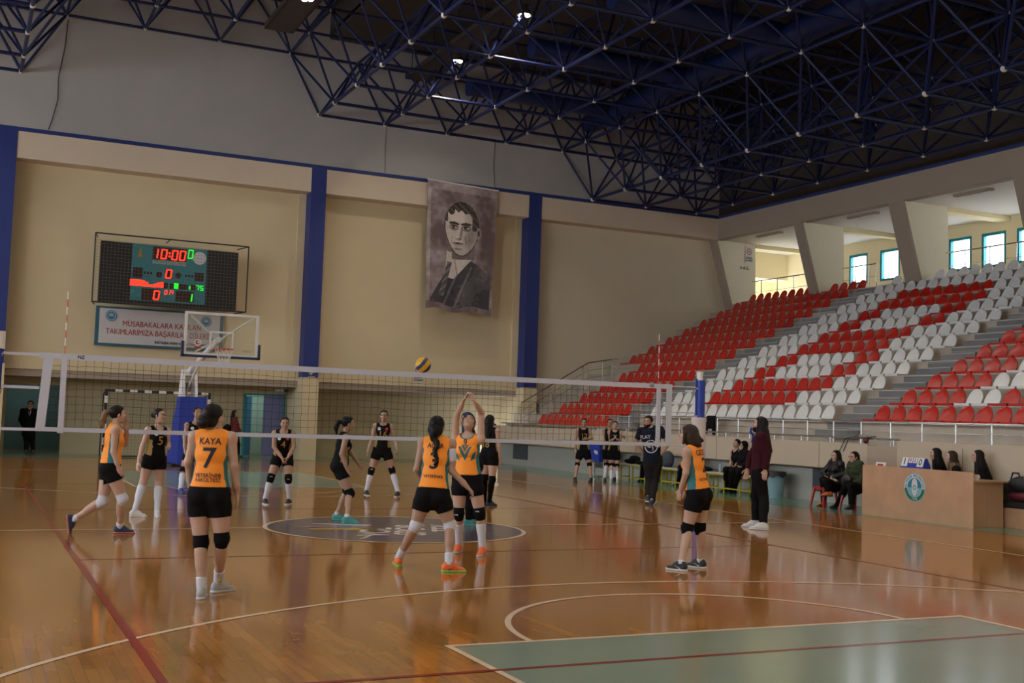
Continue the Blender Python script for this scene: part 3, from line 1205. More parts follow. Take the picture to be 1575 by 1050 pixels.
for nm, z0, z1 in (('top_tape', NT - .075, NT), ('bottom_tape', NB, NB + .055)):
    m = MB()
    m.grid(lambda u, v: (NX0 + (NX1 - NX0) * (u if v < 1.5 else u), -.008 if v < .5 else .008, z0 + sag(NX0 + (NX1 - NX0) * u)), 40, 1)
    n0 = len(m.v) // 2
    m = MB()
    for i in range(40):
        xa, xb = NX0 + (NX1 - NX0) * i / 40, NX0 + (NX1 - NX0) * (i + 1) / 40
        a, b_ = sag(xa), sag(xb)
        m.hexa([(xa, -.008, z0 + a), (xb, -.008, z0 + b_), (xa, .008, z0 + a), (xb, .008, z0 + b_), (xa, -.008, z1 + a), (xb, -.008, z1 + b_), (xa, .008, z1 + a), (xb, .008, z1 + b_)])
    o = m.build(nm, M_tape, net)
    if nm == 'top_tape':
        for x in (-4.30, 4.36):
            put_text(MB(), 'NZ', .06, (x, -.010, NT - .04), (1, 0, 0), (0, 0, 1), bold=.002).build('maker_mark', M_letter, o)
MB().hexa([(NX0, -.010, NB), (NX0 + .11, -.010, NB), (NX0, .010, NB), (NX0 + .11, .010, NB), (NX0 + .06, -.010, NT), (NX0 + .17, -.010, NT), (NX0 + .06, .010, NT), (NX0 + .17, .010, NT)]).build('end_tape', M_tape, net)
MB().box(NX1 - .10, NX1, -.010, .010, NB, NT).build('end_tape', M_tape, net)
cd = MB()
rng = random.Random(3)
nz = 9
xs_ = np.arange(NX0 + .16, NX1 - .08, .102)
jit = {}
for i, x in enumerate(xs_):
    for j in range(nz + 1):
        jit[i, j] = (x + rng.uniform(-.006, .006), rng.uniform(-.004, .004), NB + .05 + (NT - .07 - NB - .05) * j / nz + rng.uniform(-.006, .006) + .01 * math.sin(i * .35))
for i in range(len(xs_)):
    for j in range(nz + 1):
        if j < nz:
            cd.tube(jit[i, j], jit[i, j + 1], .0024, n=3, caps=False)
        if i + 1 < len(xs_):
            cd.tube(jit[i, j], jit[i + 1, j], .0024, n=3, caps=False)
cd.build('mesh_cords', M_cord, net)
for x in (-4.5, 4.5):
    MB().box(x - .035, x + .035, -.013, .013, NB - .02, NT - .02).build('side_band', M_tape, net)
    m = MB()
    for k in range(18):
        m.tube((x, .022, 1.25 + k * .1), (x, .022, 1.35 + k * .1), .007, n=8, m=M_redst if k % 2 == 0 else M_white)
    m.build('antenna', M_white, net)
for z in (2.22, 1.80, 1.27):
    MB().box(-5.24, NX0 + .02, -.006, .006, z - .018, z + .018).build('tension_strap', M_tape, net)
    MB().tube((NX1, 0, z), (5.22, 0, z), .008).build('tension_rope', M_tape, net)


def net_post(x, s, label):
    r = thing('net_post', label, 'net post', (x, 0, 0), 0 if s > 0 else PI)
    MB().tube((0, 0, 0), (0, 0, 2.48), .052, n=20).tube((0, 0, 0), (0, 0, .02), .14, n=20).build('pole', M_white, r, smooth=True)
    if s > 0:
        MB().tube((.02, 0, 1.72), (.02, 0, 2.34), .074, n=20).build('upper_pad', M_padblue, r, smooth=True)
        MB().tube((.0, 0, 1.02), (.0, 0, 1.72), .115, n=20).tube((0, 0, 1.66), (0, 0, 1.73), .125, n=20).build('wrap_pad', M_wrap, r, smooth=True)
        MB().tube((.02, 0, .04), (.02, 0, 1.02), .085, n=20).build('lower_pad', M_padblue, r, smooth=True)
    else:
        MB().tube((0, 0, 1.72), (0, 0, 2.27), .066, n=20).build('upper_pad', M_padblue, r, smooth=True)
        MB().tube((0, 0, 2.27), (0, 0, 2.49), .095, n=20).build('top_cap', M_white, r, smooth=True)
    MB().box(-.075, -.055, -.012, .012, 1.70, 2.36).box(-.075, .0, -.02, .02, 2.06, 2.12).build('net_rail', M_padblue, r)
    MB().tube((-.075, 0, 2.20), (.0, 0, 2.20), .03, n=12).tube((-.085, 0, 1.75), (.0, 0, 1.75), .025, n=12).build('winch', M_steel, r, smooth=True)
    return r


net_post(5.29, 1, 'blue padded net post with a white top behind the bob-haired player')
net_post(-5.30, -1, 'white-capped net post at the left edge of the view')

# the ball in flight
bc = at(651, 561, 1, -1.3)
M_by = mat('yellow_ball_panel', (0.62, 0.36, 0.01), 0.45)
M_bb = mat('navy_ball_panel', (0.02, 0.02, 0.13), 0.45)
bl = MB()
bl.ball((0, 0, 0), .105, 48, 32)
dirv = (_r - _u * .95).normalized()
side_ = _r.cross(_u)
bl.mats = [M_by, M_bb]
bl.m = []
for f in bl.f:
    c = sum((Vector(bl.v[i]) for i in f), Vector()) / len(f) / .105
    t = c.dot(dirv) + .18 * c.dot((_r + _u).normalized()) ** 2 - .1
    bl.m.append(1 if (-.42 < t < .02 or t > .58) else 0)
tag(bl.build('volleyball', loc=bc, smooth=True), 'yellow and navy volleyball in flight just above the net', 'ball')

# ------------------------------------------------------------------ scoreboard in its guard cage
YSB = 21.25


def B(u, v):
    p = at(190 + u / 7.875, 360 + v / 7.875, 1, YSB)
    return p.x, p.z


SBX, SBZ = -.12, 5.72
sbd = thing('scoreboard', 'wall scoreboard with red and green digits behind a guard net', 'scoreboard', (SBX, YSB, SBZ))
M_tealpan = mat('teal_scoreboard_panel', (0.035, 0.20, 0.23), 0.4, 0.08)
M_boardblk = mat('black_scoreboard_panel', (0.010, 0.009, 0.010), 0.5)
M_ledr = mat('red_led', (1.0, 0.04, 0.018), emit=1.5, var=0)
M_ledg = mat('green_led', (0.02, 0.9, 0.02), emit=.9, var=0)
M_led0 = mat('dim_led_window', (0.03, 0.005, 0.006), 0.3)


def bx(mb, u0, v0, u1, v1, y0, y1, m=None):
    x0, z1 = B(u0, v0)
    x1, z0 = B(u1, v1)
    # rectified: use the centre to average the slant out
    return mb.box(x0 - SBX, x1 - SBX, y0, y1, z0 - SBZ, z1 - SBZ, m)


bd = MB()
bd.box(-2.23 - SBX + .1, 2.06 - SBX, .0, .22, 4.72 - SBZ + .02, 6.62 - SBZ)
bd.build('cabinet', M_boardblk, sbd)
bd = MB()
xl, _ = B(95, 400)
xr, _ = B(1005, 400)
bd.box(xl - SBX, xr - SBX, -.01, .0, 4.86 - SBZ, 6.61 - SBZ)
pan = bd.build('face_panel', M_tealpan, sbd)


def seg7(mb, ch, cx, cz, h, w, t, sl=.10):
    S7 = {'0': 'abcdef', '1': 'bc', '7': 'abc', '4': 'bcfg', '5': 'acdfg', '8': 'abcdefg'}
    P = {'a': (-1, 1, 1, 1), 'b': (1, 1, 1, 0), 'c': (1, 0, 1, -1), 'd': (-1, -1, 1, -1), 'e': (-1, 0, -1, -1), 'f': (-1, 1, -1, 0), 'g': (-1, 0, 1, 0)}
    for s in S7[ch]:
        x0, z0, x1, z1 = P[s]
        a = Vector((cx + x0 * w / 2 + z0 * h / 2 * sl, 0, cz + z0 * h / 2))
        c = Vector((cx + x1 * w / 2 + z1 * h / 2 * sl, 0, cz + z1 * h / 2))
        d = (c - a).normalized()
        a2, c2 = a - d * t * .05, c + d * t * .05
        n_ = Vector((-d.z, 0, d.x)) * t / 2
        mb.add([(p.x, y, p.z) for y in (-.022, -.014) for p in (a2 - n_, c2 - n_, c2 + n_, a2 + n_)], [(0, 1, 2, 3), (4, 5, 6, 7), (0, 1, 5, 4), (1, 2, 6, 5), (2, 3, 7, 6), (3, 0, 4, 7)])


def bxy(u, v):
    x, z = B(u, v)
    return x - SBX, z - SBZ


wn_ = MB()
for u0, v0, u1, v1 in ((350, 170, 765, 320), (112, 405, 232, 525), (860, 470, 970, 575), (505, 425, 590, 545), (470, 590, 535, 655), (555, 600, 605, 660), (665, 610, 780, 670), (815, 615, 870, 680), (215, 665, 440, 800), (625, 695, 850, 820), (240, 450, 355, 490), (740, 490, 850, 530)):
    (x0, z0), (x1, z1) = bxy(u0, (v0 + v1) / 2), bxy(u1, (v0 + v1) / 2)
    zc = (z0 + z1) / 2
    hh = (v1 - v0) / 7.875 / 47.4 / 2
    if v0 in (450, 490):
        for q in range(3):
            x = x0 + (x1 - x0) * (q + .5) / 3
            wn_.box(x - .03, x + .03, -.014, -.01, zc - .04, zc + .04)
    else:
        wn_.box(x0, x1, -.014, -.01, zc - hh, zc + hh)
for u, v in ((430, 490), (662, 500)):
    x, z = bxy(u, v)
    disc(wn_, (x, -.013, z), (1, 0, 0), (0, 0, 1), .095, 20)
wn_.build('digit_window', M_led0, sbd)
rl, gl = MB(), MB()
for ch, u, v, h, w in (('1', 385, 233, .33, .14), ('0', 490, 243, .33, .15), ('0', 622, 255, .33, .15), ('0', 715, 263, .33, .15), ('0', 547, 483, .30, .15), ('0', 397, 740, .30, .15)):
    x, z = bxy(u, v)
    rl = MB()
    seg7(rl, ch, x, z, h * .86, w, .046)
    rl.build('red_digit', M_ledr, sbd)
rl = MB()
for v in (232, 270):
    x, z = bxy(556, v)
    rl.box(x - .03, x + .03, -.022, -.014, z - .03, z + .03)
rl.build('colon', M_ledr, sbd)
rl = MB()
x, z = bxy(280, 600)
for k in range(11):
    hh = (.20, .20, .20, .20, .19, .14, .08, .08, .12, .16, .18)[k]
    rl.box(x - .5 + k * .092, x - .5 + k * .092 + .086, -.02, -.014, z - .09, z - .09 + hh)
rl.build('name_display', M_ledr, sbd)
for ch, u in (('0', 512), ('1', 548), ('4', 583)):
    x, z = bxy(u, 705)
    rl = MB()
    seg7(rl, ch, x, z, .12, .07, .022)
    rl.build('red_digit', M_ledr, sbd)
for ch, u, v, h, w, t in (('0', 812, 245, .28, .13, .035), ('1', 800, 768, .27, .13, .042), ('7', 890, 650, .15, .09, .025), ('5', 945, 655, .15, .09, .025)):
    x, z = bxy(u, v)
    gl = MB()
    seg7(gl, ch, x, z, h * .9, w, t)
    gl.build('green_digit', M_ledg, sbd)
gl = MB()
x, z = bxy(637, 628)
gl.box(x - .065, x + .065, -.02, -.014, z - .085, z + .085)
x, z = bxy(800, 650)
gl.box(x - .02, x + .02, -.02, -.014, z - .05, z + .05)
gl.build('green_display', M_ledg, sbd)
tx = MB()
x, z = bxy(555, 352)
put_text(tx, 'BALIKESİR ÜNİVERSİTESİ', .155, (x, -.012, z), (1, 0, 0), (0, 0, 1), mat('pale_scoreboard_lettering', (.42, .42, .38), .6), bold=.004, width=.58)
tx.build('title_lettering', M_letter, sbd)
for s, u, v in (('EV', 165, 775), ('SAYI', 525, 765), ('KONUK', 895, 815), ('FAUL', 300, 520), ('FAUL', 790, 555)):
    x, z = bxy(u, v)
    put_text(MB(), s, .06, (x, -.012, z), (1, 0, 0), (0, 0, 1), M_letter).build('caption_lettering', M_letter, sbd)
tx = MB()
x, z = bxy(922, 293)
disc(tx, (x, -.012, z), (1, 0, 0), (0, 0, 1), .205, 32, mat('white_emblem_disc', (.58, .58, .60), .5))
disc(tx, (x, -.014, z), (1, 0, 0), (0, 0, 1), .16, 32, mat('grey_emblem_ring', (.45, .47, .50), .5), .15)
tx.build('round_emblem', M_letter, sbd)
tx = MB()
x, z = bxy(205, 225)
g_ = mat('gold_emblem', (.36, .20, .03), .5)
tx.add([(x - .10, -.012, z - .14), (x + .06, -.012, z - .14), (x + .04, -.012, z + .02), (x + .02, -.012, z + .17), (x - .03, -.012, z + .12), (x - .04, -.012, z - .02)], [(0, 1, 2, 3, 4, 5)], g_)
tx.build('gold_emblem', M_letter, sbd)
cg = MB()
CX0, CX1, CZ0, CZ1, CY = -2.33 - SBX, 2.31 - SBX, 4.70 - SBZ, 6.80 - SBZ, -.32
for a, c in (((CX0, CZ0), (CX1, CZ0)), ((CX1, CZ0), (CX1, CZ1)), ((CX1, CZ1), (CX0, CZ1)), ((CX0, CZ1), (CX0, CZ0))):
    cg.tube((a[0], CY, a[1]), (c[0], CY, c[1]), .022, n=8)
for x, z in ((CX0, CZ0), (CX1, CZ0), (CX0, CZ1), (CX1, CZ1), (0, CZ1)):
    cg.tube((x, CY, z), (x * .93, .6, z), .018, n=6)
cg.build('cage_frame', M_black, sbd)
cn = MB()
for i in range(42):
    x = CX0 + .06 + i * (CX1 - CX0 - .38) / 41
    cn.tube((x, CY, CZ0 + .02), (x, CY + .05, CZ1 - .18), .004, n=3, caps=False)
for j in range(19):
    z = CZ0 + .04 + j * (CZ1 - CZ0 - .25) / 18
    cn.tube((CX0 + .06, CY, z), (CX1 - .32, CY, z), .004, n=3, caps=False)
cn.build('guard_net', mat('grey_guard_cord', (.16, .16, .15), .8), sbd)

# ------------------------------------------------------------------ white banner under it
YBN = 22.30
wb = thing('banner', 'white banner with red Turkish lettering and two blue round emblems below the scoreboard', 'banner', (-.09, YBN, 4.08))
MB().box(-1.98, 1.98, -.02, .05, -.62, .62).build('frame', mat('teal_banner_frame', (.02, .11, .17), .5), wb)
m = MB()
m.grid(lambda u, v: (-1.87 + 3.74 * u, -.03 - .008 * math.sin(9 * u + 5 * v), -.54 + 1.10 * v), 30, 10)
cl = m.build('cloth', mat('white_banner_cloth', (.56, .54, .54), .8, .05, 3), wb, smooth=True)
t_ = MB()
put_text(t_, 'MÜSABAKALARA KATILAN', .25, (.05, -.05, .10), (1, 0, 0), (0, 0, 1), M_lred, bold=.0, width=.82)
put_text(t_, 'TAKIMLARIMIZA BAŞARILAR DİLERİZ', .25, (.0, -.05, -.17), (1, 0, 0), (0, 0, 1), M_lred, bold=.0, width=.79)
put_text(t_, 'BAÜ Sağlık, Kültür ve Spor Daire Başkanlığı', .12, (.70, -.05, -.44), (1, 0, 0), (0, 0, 1), M_letter, bold=.002, width=.80)
t_.build('lettering', M_lred, wb)
t_ = MB()
for x in (-1.52, 1.42):
    disc(t_, (x, -.05, .33), (1, 0, 0), (0, 0, 1), .17, 28, M_lblue)
    disc(t_, (x, -.053, .33), (1, 0, 0), (0, 0, 1), .15, 28, mat('pale_emblem', (.30, .42, .50), .6), .12)
    t_.add([(x - .09, -.053, .31), (x + .09, -.053, .31), (x + .04, -.053, .40), (x - .03, -.053, .42)], [(0, 1, 2, 3)], mat('pale_emblem', (.3, .42, .5)))
t_.build('emblem', M_lblue, wb)

# ------------------------------------------------------------------ painted portrait on cloth (a plain made-up sitter)
def ramp(nm, lo, hi, n_):
    return [mat('portrait_%s_%d' % (nm, i), [lo[c] + (hi[c] - lo[c]) * (i / (n_ - 1)) ** 1.4 for c in range(3)], .85, .06, 9) for i in range(n_)]


PM = ramp('sepia', (.035, .022, .020), (.72, .63, .57), 14) + ramp('mauve', (.13, .088, .095), (.52, .43, .43), 8) + ramp('cloth', (.028, .025, .029), (.24, .22, .22), 6)
prng = np.random.RandomState(5)
NOI = [prng.rand(40, 40) for _ in range(3)]


def vn(x, y, k_):
    x, y = x % 38, y % 38
    i, j = int(x), int(y)
    a, b_ = x - i, y - j
    a, b_ = a * a * (3 - 2 * a), b_ * b_ * (3 - 2 * b_)
    g = NOI[k_]
    return (g[i, j] * (1 - a) + g[i + 1, j] * a) * (1 - b_) + (g[i, j + 1] * (1 - a) + g[i + 1, j + 1] * a) * b_


def ell(s, t, cx, cy, rx, ry, rot=0):
    dx, dy = s - cx, (t - cy)
    c, n_ = math.cos(rot), math.sin(rot)
    return ((dx * c + dy * n_) / rx) ** 2 + ((-dx * n_ + dy * c) / ry) ** 2


def soft_(e, w=1.0):
    return max(0.0, 1 - e) * w


def paint(s, t):
    """tone of the cloth: sepia face and shirt, mauve ground, charcoal suit (height in units of the width)"""
    t *= 1.68
    bgv = .40 + .55 * (vn(s * 6, t * 6, 0) - .5) + .35 * (vn(s * 17, t * 17, 1) - .5) + (.25 if t < .10 or s < .05 else 0) - .25 * soft_(ell(s, t, .18, .55, .22, .5)) - .3 * soft_(ell(s, t, .92, .75, .16, .45)) - (.25 if t > 1.58 else 0)
    out = 14 + int(min(.999, max(0, bgv)) * 8)
    br = .10 * (vn(s * 30 + t * 12, t * 30, 2) - .5)
    # shoulders
    sh_r = 1.00 + .36 * max(0, s - .62) ** 1.2 * 1.6
    sh_l = 1.12 + 1.9 * max(0, .34 - s) ** 1.15
    top_ = max(1.0 - (s - .36) * .10, sh_r) if s > .36 else sh_l
    if t > top_ and .07 < s < .97 and t < 1.62 - .05 * abs(s - .5):
        v = .25 + br * 2 + .3 * soft_(ell(s, t, .84, 1.18, .16, .22)) + .18 * soft_(ell(s, t, .62, 1.45, .2, .3, .5))
        for k_ in (.30, .47):
            e = abs((s - k_) - (1.52 - t) * .44)
            if t > 1.08:
                v += max(0, .45 - e * 18)
        out = 22 + int(min(.999, max(0, v)) * 6)
    if .90 < t < 1.24 and s > .28 + .0 * t and s < .75 - (t - .90) * 1.02:
        v = .82 - .5 * max(0, s - .48) + br - (.35 if t < .97 and s > .40 else 0) - (.25 if abs(s - .40 - (t - .95) * .25) < .012 else 0)
        out = int(min(.999, max(0, v)) * 14)
    if t > 1.03 and t < 1.5 and abs(s - .335 + (t - 1.05) * .26) < .034 + .01 * (t - 1.0):
        out = 22 + int(min(.999, .35 + .4 * (math.sin((s + t) * 70) > .3)) * 6)
    if .78 < t < .98 and .37 < s < .70:
        out = int(min(.999, max(0, .34 - .5 * (t - .8) + .5 * max(0, .5 - s) + br)) * 14)
    hx, hy = (s - .50) / .245, (t - .58) / .345
    h = ell(s, t, .50, .58, .245 - .03 * max(0, hy), .345, -.05)
    if h < 1.10:
        out = 1
    if h < 1.0:
        v = .86 - .40 * max(0, hx - .05) ** 1.2 - .25 * max(0, -hx - .55) - .35 * max(0, hy - .45) + br + .12 * soft_(ell(s, t, .43, .42, .16, .12))
        v -= .22 * soft_(ell(s, t, .60, .70, .10, .16, .3), 1.3)
        for ex, w_ in ((.385, 1.0), (.565, 1.0)):
            v -= .40 * soft_(ell(s, t, ex, .565, .085, .055), 1.6)
            if ell(s, t, ex, .510 + .10 * abs(s - ex), .078, .020) < 1:
                v = .10
            if ell(s, t, ex, .562, .050, .020) < 1:
                v = .70
            if ell(s, t, ex - .01, .562, .020, .020) < 1 or abs(t - .545 - 1.6 * (s - ex) ** 2) < .006 and abs(s - ex) < .055:
                v = .06
        v -= .30 * soft_(ell(s, t, .495, .64, .028, .10, .12), 1.5)
        if ell(s, t, .455, .712, .052, .018) < 1:
            v -= .35
        if ell(s, t, .432, .70, .022, .025) < 1:
            v += .12
        v -= .25 * soft_(ell(s, t, .455, .845, .09, .022), 1.4)
        if ell(s, t, .455, .770 + .25 * abs(s - .455) * .3, .082, .013) < 1:
            v = .16
        if ell(s, t, .455, .795, .060, .014) < 1:
            v -= .18
        if abs(s - .365 + (t - .70) * .15) < .007 and .69 < t < .77 or abs(s - .56 - (t - .70) * .20) < .008 and .69 < t < .78:
            v -= .2
        hl = .345 + .10 * max(0, hx + .2) ** 2 + .05 * (hx < -.45) + .015 * math.sin(s * 60)
        if t < hl or (hx > .60 and t < .60) or (hx < -.86 and t < .50):
            v = .09 + .16 * (math.sin(s * 55 - t * 70) > .55) + br
        out = int(min(.999, max(0, v)) * 14)
    if ell(s, t, .748, .62, .034, .078) < 1:
        out = int((.55 - .35 * soft_(ell(s, t, .748, .62, .022, .055), 1.5)) * 14)
    return out


pt = thing('portrait_banner', 'tall hanging cloth painted with a portrait of a man in a dark suit', 'banner', (9.93, 21.55, 9.84))
NU, NV = 120, 200
g_ = MB()
g_.grid(lambda u, v: ((u - .5) * (2.70 - .22 * v) - .02 * v, .03 * math.sin(u * 14 + v * 2.2) * (.3 + .7 * v) - .03 * v, -4.5 * v - .10 * u + (.05 if 0 < u < 1 else 0) * math.sin(u * 11) * v), NU, NV)
g_.mats = PM
g_.m = [paint((i % NU + .5) / NU, (i // NU + .5) / NV) for i in range(NU * NV)]
g_.build('painted_cloth', None, pt, smooth=True)
MB().tube((-1.38, 0, .03), (1.38, 0, -.08), .025, n=8).build('top_bar', M_white, pt)
c_ = MB()
for x in (-1.2, 1.2):
    c_.tube((x, 0, 0), (x, .22, .02), .012, n=6)
c_.build('hanger', M_steel, pt)

# cables down the grey wall
for pts, r, lab in (([(-3.42, 21.75, 13.45), (-3.46, 21.74, 12.6), (-3.60, 21.74, 11.6), (-3.58, 21.74, 10.9), (-3.72, 21.74, 10.2), (-3.80, 21.75, 9.93)], .016, 'dark wavy cable hanging down the grey wall at the left'),
                    ([(7.05, 21.76, 11.6), (7.03, 21.76, 10.8), (7.06, 21.76, 9.93)], .008, 'thin wire on the grey wall above the gap between scoreboard and portrait'),
                    ([(11.2, 21.76, 11.6), (11.16, 21.76, 10.8), (11.24, 21.76, 9.93)], .008, 'thin wire on the grey wall above the portrait')):
    tag(MB().path(pts, r, 6).build('cable', M_black), lab, 'cable', 'cables on the grey wall')

# signs
def smoking_sign(org, ux, w_, h_, label):
    n_ = Vector(ux).cross(Vector((0, 0, 1)))
    s = thing('no_smoking_sign', label, 'sign', org)
    u = Vector(ux)
    z = Vector((0, 0, 1))
    m = MB()
    m.add([u * a + z * b_ + n_ * c for c in (0, .012) for a, b_ in ((-w_ / 2, -h_ / 2), (w_ / 2, -h_ / 2), (w_ / 2, h_ / 2), (-w_ / 2, h_ / 2))], [(0, 1, 2, 3), (4, 5, 6, 7), (0, 1, 5, 4), (1, 2, 6, 5), (2, 3, 7, 6), (3, 0, 4, 7)])
    m.build('plate', mat('white_sign_plate', (.62, .58, .56), .5), s)
    m = MB()
    c = n_ * .015 + z * (h_ * .18)
    disc(m, c, u, z, w_ * .36, 28, M_lred, w_ * .29)
    d = (u - z).normalized()
    e = (u + z).normalized() * w_ * .03
    m.add([c - d * w_ * .3 - e, c + d * w_ * .3 - e, c + d * w_ * .3 + e, c - d * w_ * .3 + e], [(0, 1, 2, 3)], M_lred)
    cc = n_ * .0145 + z * (h_ * .18)
    m.add([cc - u * w_ * .22 - z * w_ * .03, cc + u * w_ * .2 - z * w_ * .03, cc + u * w_ * .2 + z * w_ * .03, cc - u * w_ * .22 + z * w_ * .03], [(0, 1, 2, 3)], M_letter)
    put_text(m, 'SİGARA', w_ * .25, n_ * .015 - z * h_ * .22, u, z, M_letter, bold=.004)
    put_text(m, 'İÇİLMEZ', w_ * .25, n_ * .015 - z * h_ * .38, u, z, M_letter, bold=.004)
    m.build('print', M_letter, s)


smoking_sign((8.80, 22.33, 3.08), (1, 0, 0), .36, .64, 'white no-smoking sign on the wall just below the flying ball')
smoking_sign((22.75, 21.99, 8.55), (1, 0, 0), .36, .64, 'white no-smoking sign on the first leaning pier above the red seats')
put_text(MB(), 'A.A.G.', .17, (22.55, 21.995, 7.98), (1, 0, 0), (0, 0, 1), bold=.004).build('wall_lettering', M_letter)
tag(bpy.data.objects['wall_lettering'], 'small dark letters painted on the first leaning pier', 'lettering')
m = MB()
m.add([(-.12, 0, -.05), (-.02, 0, -.12), (.02, 0, -.05), (.12, 0, .0), (.10, 0, .10), (-.02, 0, .10), (-.06, 0, .02)], [(0, 1, 2, 3, 4, 5, 6)])
m.box(-.13, .10, -.002, .004, -.17, -.14)
tag(m.build('emblem_decal', mat('pale_gold_decal', (.42, .36, .27), .5), loc=(4.80, 21.775, 2.93)), 'small pale emblem at the foot of the blue pillar', 'emblem')
sc_ = thing('security_camera', 'small grey security camera under the soffit beside the blue pillar', 'camera', (4.05, 22.9, 2.40))
MB().tube((0, 0, 0), (0, 0, -.08), .03, n=10).build('mount', M_white, sc_)
MB().box(-.18, .10, -.05, .05, -.17, -.08).build('body', mat('grey_camera_body', (.35, .36, .38), .4), sc_)
MB().tube((.10, 0, -.125), (.26, -.02, -.11), .045, n=12).build('hood', M_black, sc_)

# ------------------------------------------------------------------ basketball stand
bk = thing('basketball_stand', 'mobile basketball stand with blue padded base, white arm and glass backboard', 'basketball stand', (0, 16.6, 0))
m = MB()
m.prism([(-.5, .06), (1.5, .06), (.05, 1.90), (-.35, 1.90)], 0, -.36, .36)
m.build('padded_base', M_padblue, bk)
MB().box(-.45, .45, -.1, 2.3, .0, .06).build('wheel_frame', M_black, bk)
m = MB()
for s in (-1, 1):
    m.prism([(.15, 1.9), (.95, 1.9), (.62, 2.62), (.42, 2.62)], 0, s * .17 - .035, s * .17 + .035)
m.box(-.2, .2, .38, .64, 2.50, 2.66)
m.build('mast', M_white, bk)
m = MB()
m.tube((0, .52, 2.60), (0, -3.4, 3.32), .08, n=12)
m.tube((0, .9, 2.0), (0, -.9, 2.80), .035, n=8)
m.tube((-.02, -3.35, 3.30), (-.75, -3.72, 3.86), .022, n=8)
m.tube((.02, -3.35, 3.30), (.75, -3.72, 3.86), .022, n=8)
m.tube((-.02, -3.35, 3.30), (-.6, -3.72, 2.98), .022, n=8)
m.build('arm', M_white, bk, smooth=True)
m = MB()
for x0, x1, z0, z1 in ((-.90, .90, 3.89, 3.95), (-.90, -.84, 2.95, 3.89), (.84, .90, 2.95, 3.89), (-.90, .90, 2.90, 2.95)):
    m.box(x0, x1, -3.80, -3.74, z0, z1)
m.build('board_frame', M_white, bk)
mgl = bpy.data.materials.new('clear_backboard')
n, l = nt(mgl)
for x in list(n):
    if x.type == 'BSDF_PRINCIPLED':
        n.remove(x)
t1 = n.new('ShaderNodeBsdfTransparent')
t1.inputs['Color'].default_value = (.93, .95, .95, 1)
g1 = n.new('ShaderNodeBsdfGlossy')
g1.inputs['Roughness'].default_value = .05
ms = n.new('ShaderNodeMixShader')
ms.inputs[0].default_value = .06
l.new(t1.outputs[0], ms.inputs[1])
l.new(g1.outputs[0], ms.inputs[2])
l.new(ms.outputs[0], n['Material Output'].inputs['Surface'])
MB().box(-.84, .84, -3.78, -3.766, 2.95, 3.89).build('glass', mgl, bk)
m = MB()
for x0, x1, z0, z1 in ((-.295, .295, 3.455, 3.50), (-.295, -.25, 3.05, 3.455), (.25, .295, 3.05, 3.455)):
    m.box(x0, x1, -3.786, -3.781, z0, z1)
m.build('target_lines', M_white, bk)
m = MB()
m.box(-.95, .95, -3.83, -3.72, 2.84, 2.90)
for s in (-1, 1):
    m.box(s * .93 - .03, s * .93 + .03, -3.83, -3.72, 2.84, 3.22)
m.build('edge_pad', mat('navy_edge_pad', (.012, .03, .09), .5), bk)
m = MB()
disc(m, (-.57, -3.786, 3.20), (1, 0, 0), (0, 0, 1), .085, 24, M_white)
disc(m, (-.57, -3.788, 3.20), (1, 0, 0), (0, 0, 1), .055, 20, M_lred)
disc(m, (-.555, -3.79, 3.205), (1, 0, 0), (0, 0, 1), .03, 16, M_white)
m.build('board_emblem', M_white, bk)
MB().box(-.65, -.49, -3.788, -3.784, 3.05, 3.10).build('board_label', M_lred, bk)
put_text(MB(), 'TÜRKİYE', .055, (.62, -3.788, 3.04), (1, 0, 0), (0, 0, 1)).build('board_lettering', M_lred, bk)
m = MB()
for i in range(24):
    a, c = 2 * PI * i / 24, 2 * PI * (i + 1) / 24
    m.tube((.225 * math.cos(a), -4.17 + .225 * math.sin(a), 3.05), (.225 * math.cos(c), -4.17 + .225 * math.sin(c), 3.05), .012, n=6, caps=False)
m.box(-.09, .09, -3.96, -3.79, 3.03, 3.06)
m.build('ring', mat('orange_ring', (.50, .06, .015), .4), bk, smooth=True)
m = MB()
for i in range(12):
    for sg in (-1, 1):
        pr = None
        for k in range(4):
            a = 2 * PI * (i + sg * k * .5) / 12
            rr = .225 - .04 * k
            p_ = (rr * math.cos(a), -4.17 + rr * math.sin(a), 3.04 - .11 * k)
            if pr:
                m.tube(pr, p_, .005, n=3, caps=False)
            pr = p_
m.build('ring_net', M_white, bk)

# ------------------------------------------------------------------ handball goal
gx0, gx1, gy = -1.80, 1.24, 20.6
gg = thing('handball_goal', 'black and white striped handball goal behind the basketball stand', 'goal', (gx0 + 1.52, gy, 0))
for nm, x0, x1, z0, z1 in (('post', -1.56, -1.48, 0, 2.08), ('post', 1.48, 1.56, 0, 2.08), ('crossbar', -1.48, 1.48, 2.0, 2.08)):
    m = MB()
    N_ = 10 if nm == 'post' else 14
    for k in range(N_):
        mm = M_black if k % 2 == (1 if nm == 'post' else 0) else M_white
        if nm == 'post':
            m.box(x0, x1, -.04, .04, z0 + (z1 - z0) * k / N_, z0 + (z1 - z0) * (k + 1) / N_, mm)
        else:
            m.box(x0 + (x1 - x0) * k / N_, x0 + (x1 - x0) * (k + 1) / N_, -.04, .04, z0, z1, mm)
    m.build(nm, M_white, gg)
m = MB()
for s in (-1, 1):
    m.path([(s * 1.52, .02, 2.04), (s * 1.52, .75, 1.95), (s * 1.52, 1.02, .03), (s * 1.52, .02, .03)], .018, 6)
m.tube((-1.52, 1.02, .03), (1.52, 1.02, .03), .018, n=6)
m.build('back_frame', M_black, gg)
m = MB()
for i in range(31):
    x = -1.5 + i * .1
    m.tube((x, .0, 2.02), (x, .75, 1.95), .004, n=3, caps=False)
    m.tube((x, .75, 1.95), (x, 1.0, .05), .004, n=3, caps=False)
